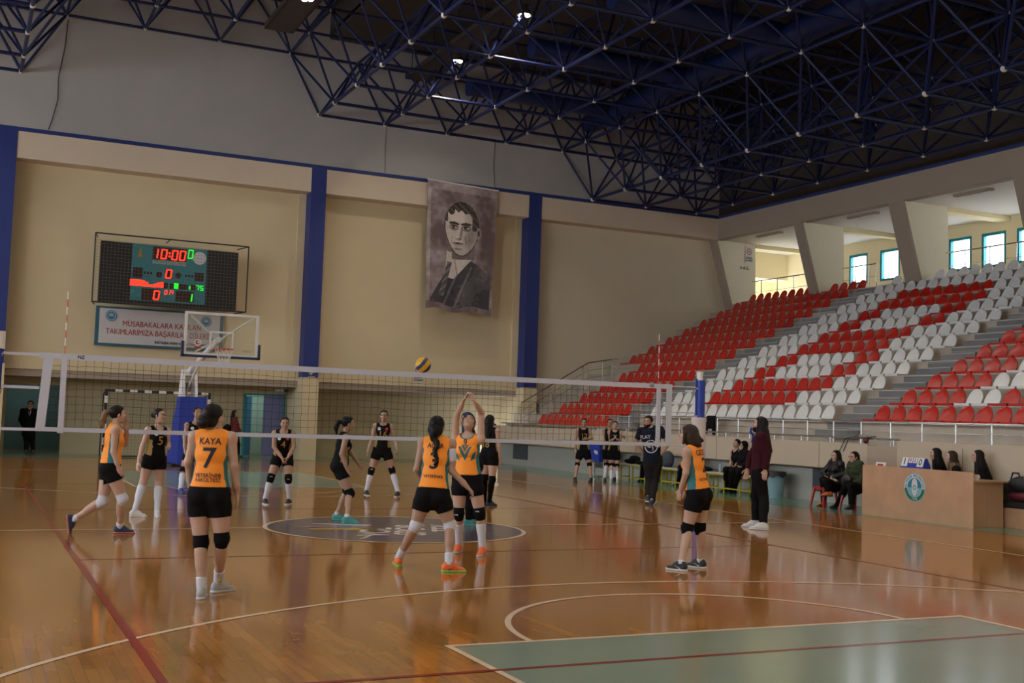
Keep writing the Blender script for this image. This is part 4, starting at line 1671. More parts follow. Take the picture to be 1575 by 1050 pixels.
for j in range(20):
    z = .05 + j * .1
    y = 1.0 - .25 * z / 1.95
    m.tube((-1.5, y, z), (1.5, y, z), .004, n=3, caps=False)
    for s in (-1, 1):
        m.tube((s * 1.5, .0, z), (s * 1.5, y, z), .004, n=3, caps=False)
m.build('goal_net', mat('tan_goal_cord', (.22, .18, .11), .9), gg)

# ------------------------------------------------------------------ officials' table and what is on it
tb = thing('scorer_table', 'beech veneer scorers table with a round university emblem on its front', 'table', (10.11, .08, 0))
MB().box(-.015, .015, -1.35, 1.35, 0.0, .95).build('front_panel', M_wood, tb)
MB().box(.016, .86, -1.32, 1.32, .775, .805).build('desktop', M_wood, tb)
for y in (-1.25, 1.25):
    MB().box(.016, .80, y - .012, y + .012, 0, .774).build('side_panel', M_wood, tb)
em = MB()
EX = -.0165


def dE(r0, r1, a0, a1, lay, m, n_=40):
    vs = []
    for i in range(n_ + 1):
        t = a0 + (a1 - a0) * i / n_
        for r in (r0, r1):
            vs.append((EX - .0008 * lay, -r * math.cos(t), .53 + .07 + r * math.sin(t)))
    em.add(vs, [(2 * i, 2 * i + 1, 2 * i + 3, 2 * i + 2) for i in range(n_)], m)


E_w = mat('emblem_white', (.58, .60, .60), .5)
E_g = mat('emblem_green', (.0, .13, .07), .5)
E_b = mat('emblem_blue', (.0, .17, .27), .5)
E_lb = mat('emblem_light_blue', (.16, .36, .46), .5)
dE(0, .262, 0, 2 * PI, 1, mat('emblem_rim', (.22, .42, .47), .5))
dE(.175, .25, 0, 2 * PI, 2, E_w)
dE(.18, .245, PI * 1.04, PI * 1.96, 3, E_g)
dE(0, .17, 0, PI, 2, E_b)
dE(0, .17, PI, 2 * PI, 2, E_lb)
for k in range(4):
    em.box(EX - .0026, EX - .0018, -.16 + k * .01, .16 - k * .01, .575 - k * .03, .579 - k * .03, E_w)
em.add([(EX - .003, y, .60 + z) for y, z in ((-.075, .04), (-.06, .12), (-.03, .16), (.03, .16), (.06, .12), (.075, .04), (.06, -.05), (.045, -.12), (0, -.165), (-.045, -.12), (-.06, -.05))], [tuple(range(11))], E_w)
dE(0, .045, 0, 2 * PI, 4, E_b)
dE(0, .028, 0, 2 * PI, 5, E_w)
s_ = 'BALIKESİR ÜNİVERSİTESİ'
for i, ch in enumerate(s_):
    a = PI * 1.02 - (PI * 1.04) * i / (len(s_) - 1)
    # seen from the court the panel's left is +y
    o = Vector((EX - .003, -.212 * -math.cos(a) * -1 * -1, .60 + .212 * math.sin(a)))
    o.y = -.212 * math.cos(a)
    ux = Vector((0, -math.sin(a), -math.cos(a)))
    uz = Vector((0, -math.cos(a), math.sin(a)))
    if ch != ' ':
        put_text(em, ch, .055, o, ux, uz, E_b, bold=.002)
for i, ch in enumerate('1992'):
    a = PI * 1.5 + (i - 1.5) * .17
    o = Vector((EX - .004, -.212 * math.cos(a), .60 + .212 * math.sin(a)))
    put_text(em, ch, .05, o, Vector((0, math.sin(a), math.cos(a))), Vector((0, math.cos(a), -math.sin(a))), E_w, bold=.002)
em.build('emblem', E_w, tb)

fs = thing('flip_scoreboard', 'small blue tent scoreboard showing 1 and 0 on the scorers table', 'scoreboard', (10.42, .42, .805))
MB().prism([(-.12, 0), (.14, 0), (.10, .20), (.03, .32), (-.01, .32)], 1, -.29, .29).build('stand', M_padblue, fs)
nrm = Vector((-.32, 0, .11)).normalized()
upv = Vector((.11, 0, .32)).normalized()
fp = Vector((-.12, 0, 0))
m = MB()
for y0, y1, h0, h1 in ((.27, .12, .17, .34), (-.12, -.27, .17, .34), (.10, .01, .24, .34), (-.01, -.10, .24, .34)):
    m.add([fp + Vector((0, y, 0)) + upv * h + nrm * c for c in (.004, .010) for y, h in ((y0, h0), (y1, h0), (y1, h1), (y0, h1))], [(0, 1, 2, 3), (4, 5, 6, 7), (0, 1, 5, 4), (1, 2, 6, 5), (2, 3, 7, 6), (3, 0, 4, 7)])
m.build('card', M_white, fs)
for s, y, h, sz, mm in (('1', .195, .255, .17, M_letter), ('0', -.195, .255, .17, M_letter), ('0', .055, .29, .09, M_lred), ('2', -.055, .29, .09, M_lred)):
    put_text(MB(), s, sz, fp + Vector((0, y, 0)) + upv * h + nrm * .0125, (0, -1, 0), upv, mm, bold=.003).build('card_number', mm, fs)
for s, y in (('SPOR', .18), ('molten', 0), ('SPOR', -.18)):
    put_text(MB(), s, .06, fp + Vector((0, y, 0)) + upv * .10 + nrm * .004, (0, -1, 0), upv).build('stand_lettering', mat('pale_blue_print', (.4, .45, .7), .5), fs)
cdh = thing('card_stand', 'small white card with a red mark standing on the left end of the scorers table', 'card', (10.40, 1.27, .805))
MB().prism([(-.03, 0), (.05, 0), (.02, .20), (.005, .20)], 1, -.13, .13).build('card', M_white, cdh)
MB().hexa([(-.034, .05, .10), (-.034, -.08, .10), (-.02, .05, .10), (-.02, -.08, .10), (-.022, .07, .17), (-.022, -.08, .17), (-.01, .07, .17), (-.01, -.08, .17)]).build('red_mark', M_lred, cdh)
m = MB()
m.tube((0, 0, 0), (0, 0, .10), .034, .04, n=16)
m.tube((.0, -.04, .03), (.0, -.065, .05), .008).tube((.0, -.065, .05), (.0, -.04, .08), .008)
tag(m.build('cup', M_white, loc=(10.35, -1.12, .805), smooth=True), 'white cup at the right end of the scorers table', 'cup')

# bench along the wall behind the table
wbn = thing('wall_bench', 'beech bench with a black cushion along the wall behind the table', 'bench', (10.98, -.6, 0))
MB().box(.0, .5, -3.0, 1.2, 0.0, .34).build('base', M_wood, wbn)
MB().bbox(-.02, .5, -3.0, 1.2, .34, .46, .03).build('cushion', M_black, wbn, smooth=True)

# yellow-framed team benches along the wall
M_yelf = mat('yellow_bench_frame', (.42, .36, .02), .4)
M_btop = mat('cream_bench_top', (.50, .45, .36), .5)


def team_bench(y, label):
    r = thing('team_bench', label, 'bench', (11.0, y, 0), group='team benches along the wall')
    MB().bbox(-.17, .17, -1.0, 1.0, .44, .475, .008).build('seat', M_btop, r)
    m = MB()
    for y0 in (-.95, -.32, .32, .95):
        m.box(-.15, -.12, y0 - .015, y0 + .015, 0, .41).box(.12, .15, y0 - .015, y0 + .015, 0, .41).box(-.12, .12, y0 - .012, y0 + .012, .10, .13)
    m.box(-.15, -.12, -.95, .95, .41, .44).box(.12, .15, -.95, .95, .41, .44).box(-.147, -.123, -.95, .95, .10, .13)
    m.build('frame', M_yelf, r)


team_bench(10.80, 'cream-topped yellow bench behind the coach, farthest from the scorers table')
team_bench(8.72, 'cream-topped yellow bench behind the net post, middle of the row')
team_bench(6.64, 'cream-topped yellow bench between the seated players and the bin')

# red stools under the two seated women
M_stool = mat('red_plastic_stool', (.36, .015, .018), .35, .06)


def stool(x, y, label):
    r = thing('plastic_stool', label, 'stool', (x, y, 0), group='red plastic stools')
    m = MB()
    m.bbox(-.17, .17, -.17, .17, .40, .43, .012).box(-.15, .15, -.15, .15, .36, .40)
    m.build('seat', M_stool, r, smooth=True)
    for sx in (-1, 1):
        for sy in (-1, 1):
            a, c = Vector((sx * .14, sy * .14, .40)), Vector((sx * .20, sy * .20, 0))
            MB().tube(c, a, .028, .035, n=6).build('leg', M_stool, r)


stool(10.45, 2.92, 'red plastic stool under the woman in the black leather jacket')
stool(10.52, 2.12, 'red plastic stool under the woman in the green jacket')

bn = thing('waste_bin', 'pale blue waste bin by the wall with a black bag over its rim', 'bin', (11.22, 5.5, 0))
MB().tube((0, 0, 0), (0, 0, .58), .18, .24, n=24).build('body', mat('pale_blue_bin', (.22, .34, .40), .45), bn, smooth=True)
m = MB()
m.grid(lambda u, v: ((.245 + .02 * v) * math.cos(2 * PI * u), (.245 + .02 * v) * math.sin(2 * PI * u), .60 - .11 * v - .03 * v * math.sin(7 * 2 * PI * u)), 28, 2)
m.tube((0, 0, .57), (0, 0, .60), .20, .245, n=24)
m.build('bin_bag', M_black, bn, smooth=True)

bcart = thing('ball_cart', 'royal blue fabric ball cart with white ball prints behind the substitutes', 'ball cart', (11.0, 13.2, 0))
MB().hexa([(-.22, -.38, .46), (.22, -.38, .46), (-.22, .38, .46), (.22, .38, .46), (-.27, -.46, .94), (.27, -.46, .94), (-.27, .46, .94), (.27, .46, .94)]).build('fabric_bag', M_padblue, bcart)
m = MB()
m.tube((-.15, 0, .02), (-.15, 0, .46), .022, n=8).tube((.15, 0, .02), (.15, 0, .46), .022, n=8).tube((-.15, -.4, .44), (-.15, .4, .44), .02, n=8)
m.tube((-.15, -.3, .03), (-.15, .3, .03), .02, n=8).tube((.15, -.3, .03), (.15, .3, .03), .02, n=8)
m.tube((-.2, -.07, .46), (-.2, .07, .46), .035, n=10)
m.build('leg_frame', M_steel, bcart, smooth=True)
m = MB()
for y in (.26, -.26):
    for dy, dz, rr in ((0, 0, .06), (.07, .02, .045), (-.06, -.01, .045)):
        disc(m, (-.262, y + dy, .72 + dz), (0, 1, 0), (0, 0, 1), rr, 16)
m.build('ball_print', M_white, bcart)

# the thing on the parapet: dark red ball beside a folded wire frame
tag(MB().ball((0, 0, .066), .066, 20, 14).build('rubber_ball', mat('dark_red_rubber', (.08, .008, .014), .3), loc=(11.36, 2.72, 1.33), smooth=True), 'dark red ball resting on the parapet above the seated women', 'ball')
wf = thing('wire_frame', 'folded black wire frame leaning over the parapet above the seated women', 'frame', (11.30, 3.1, 1.33))
m = MB()
m.path([(-.02, .34, -.18), (-.02, .16, .09), (.12, -.6, .15)], .008, 6)
m.path([(-.02, .22, -.18), (-.02, .06, .09)], .008, 6)
m.path([(.0, .2, .09), (.05, -.2, .17), (.12, -.6, .16)], .007, 6)
m.build('wire', M_black, wf)
MB().box(.02, .12, -.42, -.2, .13, .19).build('clamp', M_steel, wf)
# ================================================================== people
def skin_mat(name, rgb):
    m = mat(name, rgb, .55, .05, 5)
    b = m.node_tree.nodes['Principled BSDF']
    b.inputs['Subsurface Weight'].default_value = 0.0
    return m


SK = {'fair': skin_mat('fair_skin', (.50, .31, .235)), 'tan': skin_mat('tan_skin', (.40, .235, .165)), 'pale': skin_mat('pale_skin', (.54, .35, .28))}
M_or = mat('orange_jersey', (1.0, .30, .022), .7, .05, 5, bump=.15, bscale=30)
M_tl = mat('teal_jersey_panel', (.02, .15, .17), .7)
M_bk = mat('black_sportswear', (.0055, .005, .0062), .8, .2, 6, bump=.15, bscale=30, spec=.12)
M_gold = mat('gold_jersey_panel', (.30, .19, .05), .7)
M_wht = mat('white_sportswear', (.58, .59, .67), .75, .04, 8)
M_pad = mat('black_knee_pad', (.005, .005, .006), .85, .2, spec=.12)
M_hair = {'dark': mat('dark_brown_hair', (.0085, .0050, .0042), .5, .3, 30, spec=.2), 'black': mat('black_hair', (.0045, .004, .004), .5, .3, 30, spec=.2), 'brown': mat('brown_hair', (.030, .016, .010), .5, .3, 30, spec=.25), 'blond': mat('blond_hair_tips', (.17, .10, .05), .55, .3, 30)}
M_eyew = mat('eye_white', (.55, .52, .50), .3)
M_eye = mat('dark_iris', (.012, .008, .006), .25)
M_lip = mat('lip_rose', (.32, .11, .09), .5)
M_num = mat('jersey_print_navy', (.010, .012, .03), .7)
M_goldp = mat('jersey_print_gold', (.34, .20, .03), .6)
MAIN = {}


def ray_dir(px, py):
    return np.array(_f + _r * ((px - 787.5) / FPX) - _u * ((py - 525) / FPX))


CAMN = np.array(CAM)


def person(label, root, phi, J, H=1.68, sex='f', skin='fair', top='orange', bottom='shorts', pads='black', socks=None, shoes=None, hair='bun', haircol='dark', face=(0, 0),
           group=None, h=None, curl=(.5, .5), toes=(None, None), lift=(None, None), prints=(), hem=.04, sleeve=None, topcol=None, botcol=None, soles=None, extra=None, pelvis_dd=0.0, neck_dd=0.0, twist=0.0, short_len=.46, hdir=(None, None), mouthcol=None):
    s = H / 1.70
    rx, ry = root
    R0 = np.array([rx, ry, 0.0])
    fp = unit([rx - CAMN[0], ry - CAMN[1], 0])
    rp = np.array([fp[1], -fp[0], 0])
    dist = np.linalg.norm((R0 - CAMN)[:2])
    ph = math.radians(phi)
    F = math.cos(ph) * fp + math.sin(ph) * rp
    RG = np.array([F[1], -F[0], 0])
    UP = np.array([0, 0, 1.0])
    if h is None:
        h = .0066 if dist < 15 else (.0085 if dist < 26 else .0105)
    sg = 1 if math.cos(ph) > .3 else (-1 if math.cos(ph) < -.3 else 0)

    def onray(q, dd):
        d = ray_dir(q[0], q[1])
        t = (dist + dd) / (d @ fp)
        return CAMN + d * t - R0

    def depth(p):
        return (p + R0 - CAMN) @ fp - dist

    def joint(q, par, L, sign):
        d = ray_dir(q[0], q[1])
        d = d / np.linalg.norm(d)
        o = CAMN - R0 - par
        b = o @ d
        c = o @ o - L * L
        D = b * b - c
        if D <= 0 or sign == 0:
            if D <= 0:
                return par + o + d * (-b)
            return onray(q, depth(par))
        t = -b + sign * math.sqrt(D)
        return par + o + d * t

    pel = onray(J['pelvis'], pelvis_dd)
    neck = onray(J['neck'], neck_dd)
    up = unit(neck - pel)
    LT = np.linalg.norm(neck - pel)
    tw = math.radians(twist)
    SR = RG * math.cos(tw) + F * math.sin(tw)
    rt = unit(RG - up * (RG @ up))
    fw = np.cross(up, rt)
    srt = unit(SR - up * (SR @ up))
    sfw = np.cross(up, srt)
    male = sex == 'm'

    def T(t, r=0.0, f=0.0):
        a = np.clip((t - .2) / .6, 0, 1)
        rr = rt * (1 - a) + srt * a
        ff = fw * (1 - a) + sfw * a
        return pel + up * (LT * t) + rr * r * s + ff * f * s

    sw = .195 if male else .160
    sho = {'L': T(.90, -sw, 0), 'R': T(.90, sw, 0)}
    hip = {'L': pel - rt * .088 * s - up * .03, 'R': pel + rt * .088 * s - up * .03}
    UA, FA, TH, SH = .285 * s, .245 * s, .42 * s, .40 * s
    elb, wri, kne, ank = {}, {}, {}, {}
    for S_ in 'LR':
        e = J.get('e' + S_)
        w = J.get('w' + S_)
        if e is None:
            elb[S_] = sho[S_] + (-UP * .97 + (RG if S_ == 'R' else -RG) * .16 - F * .1) * UA
        else:
            elb[S_] = joint(e, sho[S_], UA, e[2] if len(e) > 2 else 0)
        if w is None:
            wri[S_] = elb[S_] + unit(-UP * .9 + F * .35) * FA
        else:
            wri[S_] = joint(w, elb[S_], FA, w[2] if len(w) > 2 else sg)
        a = J.get('a' + S_)
        lz = lift['LR'.index(S_)]
        if a is None:
            ank[S_] = hip[S_] * np.array([1, 1, 0]) + UP * .09 * s
        elif lz is not None and isinstance(lz, tuple):
            ank[S_] = onray(a, lz[0])
        else:
            z = .085 * s + (lz or 0)
            d = ray_dir(a[0], a[1])
            t = (z - CAMN[2]) / d[2]
            p_ = CAMN + d * t - R0
            # keep the foot under the body: depth errors of a pixel are large near the horizon
            dd = np.clip(depth(p_), -.55, .55)
            ank[S_] = p_ if abs(depth(p_) - dd) < 1e-6 else onray(a, dd)
            ank[S_][2] = z
        k_ = J.get('k' + S_)
        if k_ is None:
            mid = (hip[S_] + ank[S_]) / 2
            L2 = np.linalg.norm(hip[S_] - ank[S_]) / 2
            b_ = math.sqrt(max(0, .40 ** 2 * s * s - L2 * L2))
            kne[S_] = mid + F * b_
        else:
            kne[S_] = joint(k_, hip[S_], TH, k_[2] if len(k_) > 2 else sg)
    root_o = thing('person', label, 'person', (rx, ry, 0), 0, group)

    # ---------------------------------------------------------------- head
    hc = onray(J['head'], neck_dd + J.get('head_dd', 0.0)) if 'head' in J else neck + up * .155 * s + F * .03
    fy, fpi = math.radians(face[0]), math.radians(face[1])
    hf0 = F * math.cos(fy) + RG * math.sin(fy)
    hr = np.array([hf0[1], -hf0[0], 0])
    hf = hf0 * math.cos(fpi) + UP * math.sin(fpi)
    hu = np.cross(hr, hf)
    q = s * (1.03 if male else 1.0)

    def Hd(x, y, z):
        return hc + hr * (x * q) + hf * (y * q) + hu * (z * q)
    hax = (hr, hf, hu)
    head = [ellp(Hd(0, -.014, .030), hax, (.074 * q, .094 * q, .084 * q), .03),
            ellp(Hd(0, .022, -.030), hax, (.059 * q, .068 * q, .078 * q), .03),
            ellp(Hd(0, .062, -.085), hax, (.026 * q, .024 * q, .020 * q), .025),
            cap(Hd(0, .086, .014), Hd(0, .104, -.022), .0085 * q, .0125 * q, .012),
            ellp(Hd(0, .082, -.056), hax, (.024 * q, .013 * q, .012 * q), .012),
            ellp(Hd(0, .078, .026), hax, (.05 * q, .014 * q, .010 * q), .015)]
    for sx in (-1, 1):
        head.append(ellp(Hd(sx * .074, -.008, -.006), (hr * .9 + hf * sx * -.3, hf, hu), (.010 * q, .020 * q, .031 * q), .008))
        head.append(ellp(Hd(sx * .038, .062, -.02), hax, (.024 * q, .022 * q, .02 * q), .02))
    nr = .058 if male else .047
    neckp = [cap(T(.93, 0, -.012), Hd(0, -.022, -.055), nr * s, (nr - .004) * s, .03)]

    # ---------------------------------------------------------------- torso
    if male:
        sec = [(-.14, .160, .110), (.05, .160, .112), (.35, .148, .105), (.62, .168, .118), (.82, .180, .105), (.93, .125, .075)]
    else:
        sec = [(-.14, .158, .100), (.05, .156, .108), (.36, .118, .086), (.62, .134, .098), (.82, .138, .088), (.93, .098, .066)]

    def torso(off, k=.03):
        ps = []
        for (t0, a0, b0), (t1, a1, b1) in zip(sec, sec[1:]):
            ps.append(econe(T(t0), T(t1), rt if t0 < .4 else srt, (a0 * s, b0 * s), (a1 * s, b1 * s), k, off))
        if not male:
            for sx in (-1, 1):
                ps.append(ellp(T(.62, sx * .062, .070), (srt, sfw, up), ((.055) * s + off, .050 * s + off, .058 * s + off), .03))
        for sx in (-1, 1):
            ps.append(ellp(T(-.08, sx * .075, -.058), (rt, fw, up), (.082 * s + off, .072 * s + off, .085 * s + off), .03))
            ps.append(cap(T(.95, sx * .03, -.01), T(.90, sx * (sw - .015), -.005), .046 * s + off, .048 * s + off, .03))
        return ps

    def leg(S_, off0=0, off1=0, off2=0):
        a, b, c = hip[S_], kne[S_], ank[S_]
        sc = unit(c - b)
        back = unit(-F - sc * (-F @ sc))
        th = .088 if not male else .085
        return [cap(a, b, th * s + off0, .055 * s + off1, .04), cap(a * .72 + b * .28, a * .25 + b * .75, (th + .002) * s + off0, .064 * s + off1, .03), ellp(b + F * .01, (RG, F, UP), (.054 * s + off1,) * 3, .03),
                cap(b, c, .050 * s + off1, .036 * s + off2, .03), cap(b * .80 + c * .20 + back * .016 * s, b * .52 + c * .48 + back * .012 * s, .049 * s + off1, .044 * s + off2, .03)]

    def arm(S_, off0=0, off1=0, off2=0):
        a, b, c = sho[S_], elb[S_], wri[S_]
        m_ = 1.18 if male else 1.0
        return [cap(a, b, .046 * s * m_ + off0, .036 * s * m_ + off1, .03), ellp(a, (srt, sfw, up), (.050 * s * m_ + off0,) * 3, .03), cap(b, b * .25 + c * .75, .037 * s * m_ + off1, .030 * s * m_ + off2, .02), cap(b * .3 + c * .7, c, .030 * s * m_ + off2, .024 * s * m_ + off2, .02)]

    # ---------------------------------------------------------------- hands
    def hand(S_):
        i = 'LR'.index(S_)
        d = unit(wri[S_] - elb[S_])
        if hdir[i] is not None:
            hd_ = hdir[i]
            d = unit(rp * hd_[0] + UP * hd_[1] + fp * hd_[2])
        inward = (-RG if S_ == 'R' else RG)
        n_ = unit(inward - d * (inward @ d)) if np.linalg.norm(inward - d * (inward @ d)) > .2 else unit(F - d * (F @ d))
        sd = np.cross(d, n_)
        if sd @ F < 0:
            sd = -sd                                  # towards the thumb
        hs = s * (1.1 if male else 1.0)
        w = wri[S_]
        ps = [ellp(w + d * .047 * hs, (sd, n_, d), (.038 * hs, .016 * hs, .050 * hs), .012)]
        cu = curl[i]
        for jx, (o, ln) in enumerate(((.028, .070), (.010, .078), (-.009, .073), (-.027, .058))):
            p0 = w + d * .085 * hs + sd * o * hs
            a1 = cu * .75
            d1 = d * math.cos(a1) + n_ * math.sin(a1)
            p1 = p0 + d1 * ln * .55 * hs
            a2 = cu * 1.9
            d2 = d * math.cos(a2) + n_ * math.sin(a2)
            p2 = p1 + d2 * ln * .5 * hs
            ps += [cap(p0 - d * .02 * hs, p1, .0098 * hs, .0088 * hs, .004), cap(p1, p2, .0088 * hs, .0074 * hs, .004)]
        p0 = w + d * .025 * hs + sd * .026 * hs
        p1 = p0 + (d * .6 + sd * .65 + n_ * .3) * .042 * hs
        p2 = p1 + (d * .85 + sd * .15 + n_ * (.2 + .5 * cu)) * .034 * hs
        ps += [cap(p0, p1, .014 * hs, .011 * hs, .008), cap(p1, p2, .0105 * hs, .0085 * hs, .006)]
        return ps
    body = torso(0) + neckp + head
    for S_ in 'LR':
        body += leg(S_) + arm(S_) + hand(S_)
    bo = sdf_obj('body', body, h, SK[skin], root_o)

    # ---------------------------------------------------------------- face
    if J.get('noface') is None:
        ev = MB()
        for sx in (-1, 1):
            fr_ = [Vector(Hd(sx * .031, .077, .008))]
            ev.ball(fr_[0], .0115 * q, 10, 6, M_eyew, sc=(1, 1, .48))
            ev.ball(Vector(Hd(sx * .031, .0838, .008)), .0066 * q, 8, 5, M_eye, sc=(1, 1, .85))
            ev.path([Vector(Hd(sx * .019, .085, .012)), Vector(Hd(sx * .032, .0875, .0155)), Vector(Hd(sx * .045, .080, .011))], .0022 * q, 5, M_eye)
        ev.build('eyes', M_eyew, root_o, smooth=True)
        bm_ = MB()
        for sx in (-1, 1):
            bm_.path([Vector(Hd(sx * .013, .094, .026)), Vector(Hd(sx * .032, .090, .032)), Vector(Hd(sx * .052, .074, .026))], .0030 * q, 6)
        bm_.build('eyebrows', M_hair['black' if haircol in ('black', 'dark') else 'dark'], root_o)
        lp = MB()
        lp.path([Vector(Hd(-.022, .084, -.057)), Vector(Hd(0, .0965, -.056)), Vector(Hd(.022, .084, -.057))], .0055 * q, 6)
        lp.build('lips', M_lip, root_o, smooth=True)

    # ---------------------------------------------------------------- hair
    HM = M_hair[haircol]
    hq = h * .95

    def loc(P):
        p = P - hc.astype(F32)
        return p @ hr.astype(F32) / q, p @ hf.astype(F32) / q, p @ hu.astype(F32) / q

    def facecut(y0=.030, z0=.082):
        def g(P):
            x, y, z = loc(P)
            line = z0 - 7.5 * x * x - .006 * np.cos(x * 180)
            return np.minimum(y - y0 - .10 * np.clip(z, 0, .1), line - z) * q
        return g

    def below(z0):
        def g(P):
            x, y, z = loc(P)
            return (z0 - z) * q
        return g
    scalp = [ellp(Hd(0, -.018, .032), hax, (.084 * q, .103 * q, .094 * q), .02)]
    if hair in ('bun', 'pony', 'braid', 'short'):
        zc = -.055 if hair != 'short' else -.03
        ho = sdf_obj('hair', scalp, hq, HM, root_o, [facecut(.022 if hair != 'short' else .035, .084 if hair != 'short' else .078), below(zc)])
    if hair == 'bun':
        sdf_obj('hair_bun', [ellp(Hd(0, -.125, .02 if J.get('bunz') is None else J['bunz']), hax, (.046 * q, .040 * q, .042 * q), .02), cap(Hd(0, -.09, .02), Hd(0, -.12, .02), .03 * q, .03 * q)], hq, HM, root_o)
    if hair == 'lowbun':
        sdf_obj('hair', scalp + [ellp(Hd(0, -.06, -.05), hax, (.07 * q, .06 * q, .05 * q), .03)], hq, HM, root_o, [facecut(.018, .084), below(-.085)])
        sdf_obj('hair_bun', [ellp(Hd(-.02, -.115, -.045), hax, (.062 * q, .048 * q, .055 * q), .02)], hq, HM, root_o)
    if hair == 'pony':
        pts = J.get('pony') or [Hd(0, -.10, .03), Hd(0, -.16, .02), Hd(0, -.19, -.06), Hd(0, -.18, -.16)]
        ps = [cap(pts[i], pts[i + 1], r0 * q, r1 * q, .02) for i, (r0, r1) in zip(range(len(pts) - 1), ((.026, .036), (.038, .036), (.036, .016)))]
        sdf_obj('ponytail', ps, hq, M_hair[J.get('ponycol', haircol)], root_o)
    if hair == 'braid':
        pts = [Hd(0, -.10, .0)] + [Hd(.0, -.125, -.04), Hd(.005, -.12, -.10)] + [T(.86, .005, -.115), T(.70, .012, -.125), T(.55, .02, -.12), T(.46, .022, -.115)]
        ps = []
        for i in range(len(pts) - 1):
            for f_ in (0, .33, .66):
                c = pts[i] * (1 - f_) + pts[i + 1] * f_
                rr = (.052 - .006 * (i + f_)) * q
                ps.append(ellp(c + hr * (.010 if int(i * 3 + f_ * 3) % 2 else -.010), hax, (rr, rr * .8, rr * .85), .012))
        ps.append(ellp(Hd(0, -.07, -.03), hax, (.085 * q, .06 * q, .08 * q), .03))
        sdf_obj('braid', ps, hq, HM, root_o)
    if hair == 'bob':
        ps = scalp + [ellp(Hd(0, -.035, -.02), hax, (.097 * q, .090 * q, .12 * q), .02), ellp(Hd(0, -.075, -.085), hax, (.090 * q, .065 * q, .085 * q), .03), cap(Hd(.0, -.09, -.03), Hd(-.02, -.165, -.05), .055 * q, .022 * q, .03), cap(Hd(-.02, -.08, -.06), Hd(-.04, -.15, -.11), .05 * q, .02 * q, .03), cap(Hd(-.085, .028, .02), Hd(-.082, .035, -.10), .020 * q, .014 * q, .02), cap(Hd(.085, .028, .02), Hd(.082, .035, -.10), .020 * q, .014 * q, .02)]
        sdf_obj('hair', ps, hq, HM, root_o, [facecut(.058, .080), below(-.150)])
    if hair in ('long', 'longtied'):
        ps = scalp + [econe(Hd(0, -.05, .0), Hd(0, -.075, -.17), hr, (.088 * q, .07 * q), (.105 * q, .06 * q), .03)]
        if hair == 'long':
            for sx in (-1, 1):
                ps.append(cap(Hd(sx * .072, .02, -.02), T(.72, sx * .085, .095), .030 * q, .034 * q, .03))
                ps.append(cap(Hd(sx * .075, -.03, -.05), T(.70, sx * .10, .0), .035 * q, .05 * q, .03))
        ps.append(cap(Hd(0, -.08, -.10), T(.55, 0, -.115), .07 * q, .055 * q, .03))
        sdf_obj('hair', ps, hq, HM if J.get('tips') is None else [HM, M_hair[J['tips']]], root_o, [facecut(.040, .084), below(-.52)], None if J.get('tips') is None else (lambda C: (((C - hc) @ hu) / q < -.10).astype(int)))
    if hair == 'hijab':
        hj = mat('navy_hijab_cloth', (.012, .022, .075), .8) if J.get('hijab') != 'black' else M_bk
        ps = [ellp(Hd(0, -.014, .026), hax, (.090 * q, .108 * q, .104 * q), .02), cap(Hd(0, -.01, -.04), T(.93, 0, .01), .082 * q, .10 * q, .03), cap(T(.95, -.08, .0), T(.95, .08, .0), .07 * q, .07 * q, .04)]

        def fc(P):
            x, y, z = loc(P)
            return (np.minimum(y - .045, 1 - np.sqrt((x / .058) ** 2 + ((z + .012) / .083) ** 2)) * .05)
        sdf_obj('hijab', ps, hq, hj, root_o, [fc])
    if J.get('beard'):
        sdf_obj('beard', [ellp(Hd(0, .028, -.052), hax, (.066 * q, .066 * q, .066 * q), .02), ellp(Hd(0, .06, -.09), hax, (.032 * q, .03 * q, .028 * q), .02)], hq, HM, root_o,
                [lambda P: (lambda x, y, z: np.maximum((z + .045 - .35 * np.clip(np.abs(x) - .03, 0, 1)), -(y - .0)) * q)(*loc(P)), lambda P: (lambda x, y, z: np.minimum(.030 - np.abs(x), np.minimum(z + .075, y - .06)) * q)(*loc(P)) * 0 - .02])
    if J.get('glasses'):
        gm = MB()
        for sx in (-1, 1):
            for i in range(10):
                a, c = 2 * PI * i / 10, 2 * PI * (i + 1) / 10
                gm.tube(Vector(Hd(sx * .032 + .022 * math.cos(a), .094, .008 + .018 * math.sin(a))), Vector(Hd(sx * .032 + .022 * math.cos(c), .094, .008 + .018 * math.sin(c))), .0022, n=4)
            gm.tube(Vector(Hd(sx * .054, .092, .012)), Vector(Hd(sx * .078, .0, .010)), .002, n=4)
        gm.tube(Vector(Hd(-.011, .096, .01)), Vector(Hd(.011, .096, .01)), .0022, n=4)
        gm.build('glasses', mat('brown_spectacle_frame', (.12, .03, .02), .4), root_o)

    # ---------------------------------------------------------------- clothes
    hc2 = h * 1.15
    upf, pf = up.astype(F32), pel.astype(F32)

    def tval(P):
        return (P - pf) @ upf / LT

    def rval(P):
        return (P - pf) @ srt.astype(F32)

    def fval(P):
        return (P - pf) @ sfw.astype(F32)

    def neckhole(r=.078, f=.035, z=.02):
        c = (T(1.0, 0, f) + up * z * s).astype(F32)
        return lambda P: r * s - np.sqrt(((P - c) ** 2).sum(1))
    jersey = None
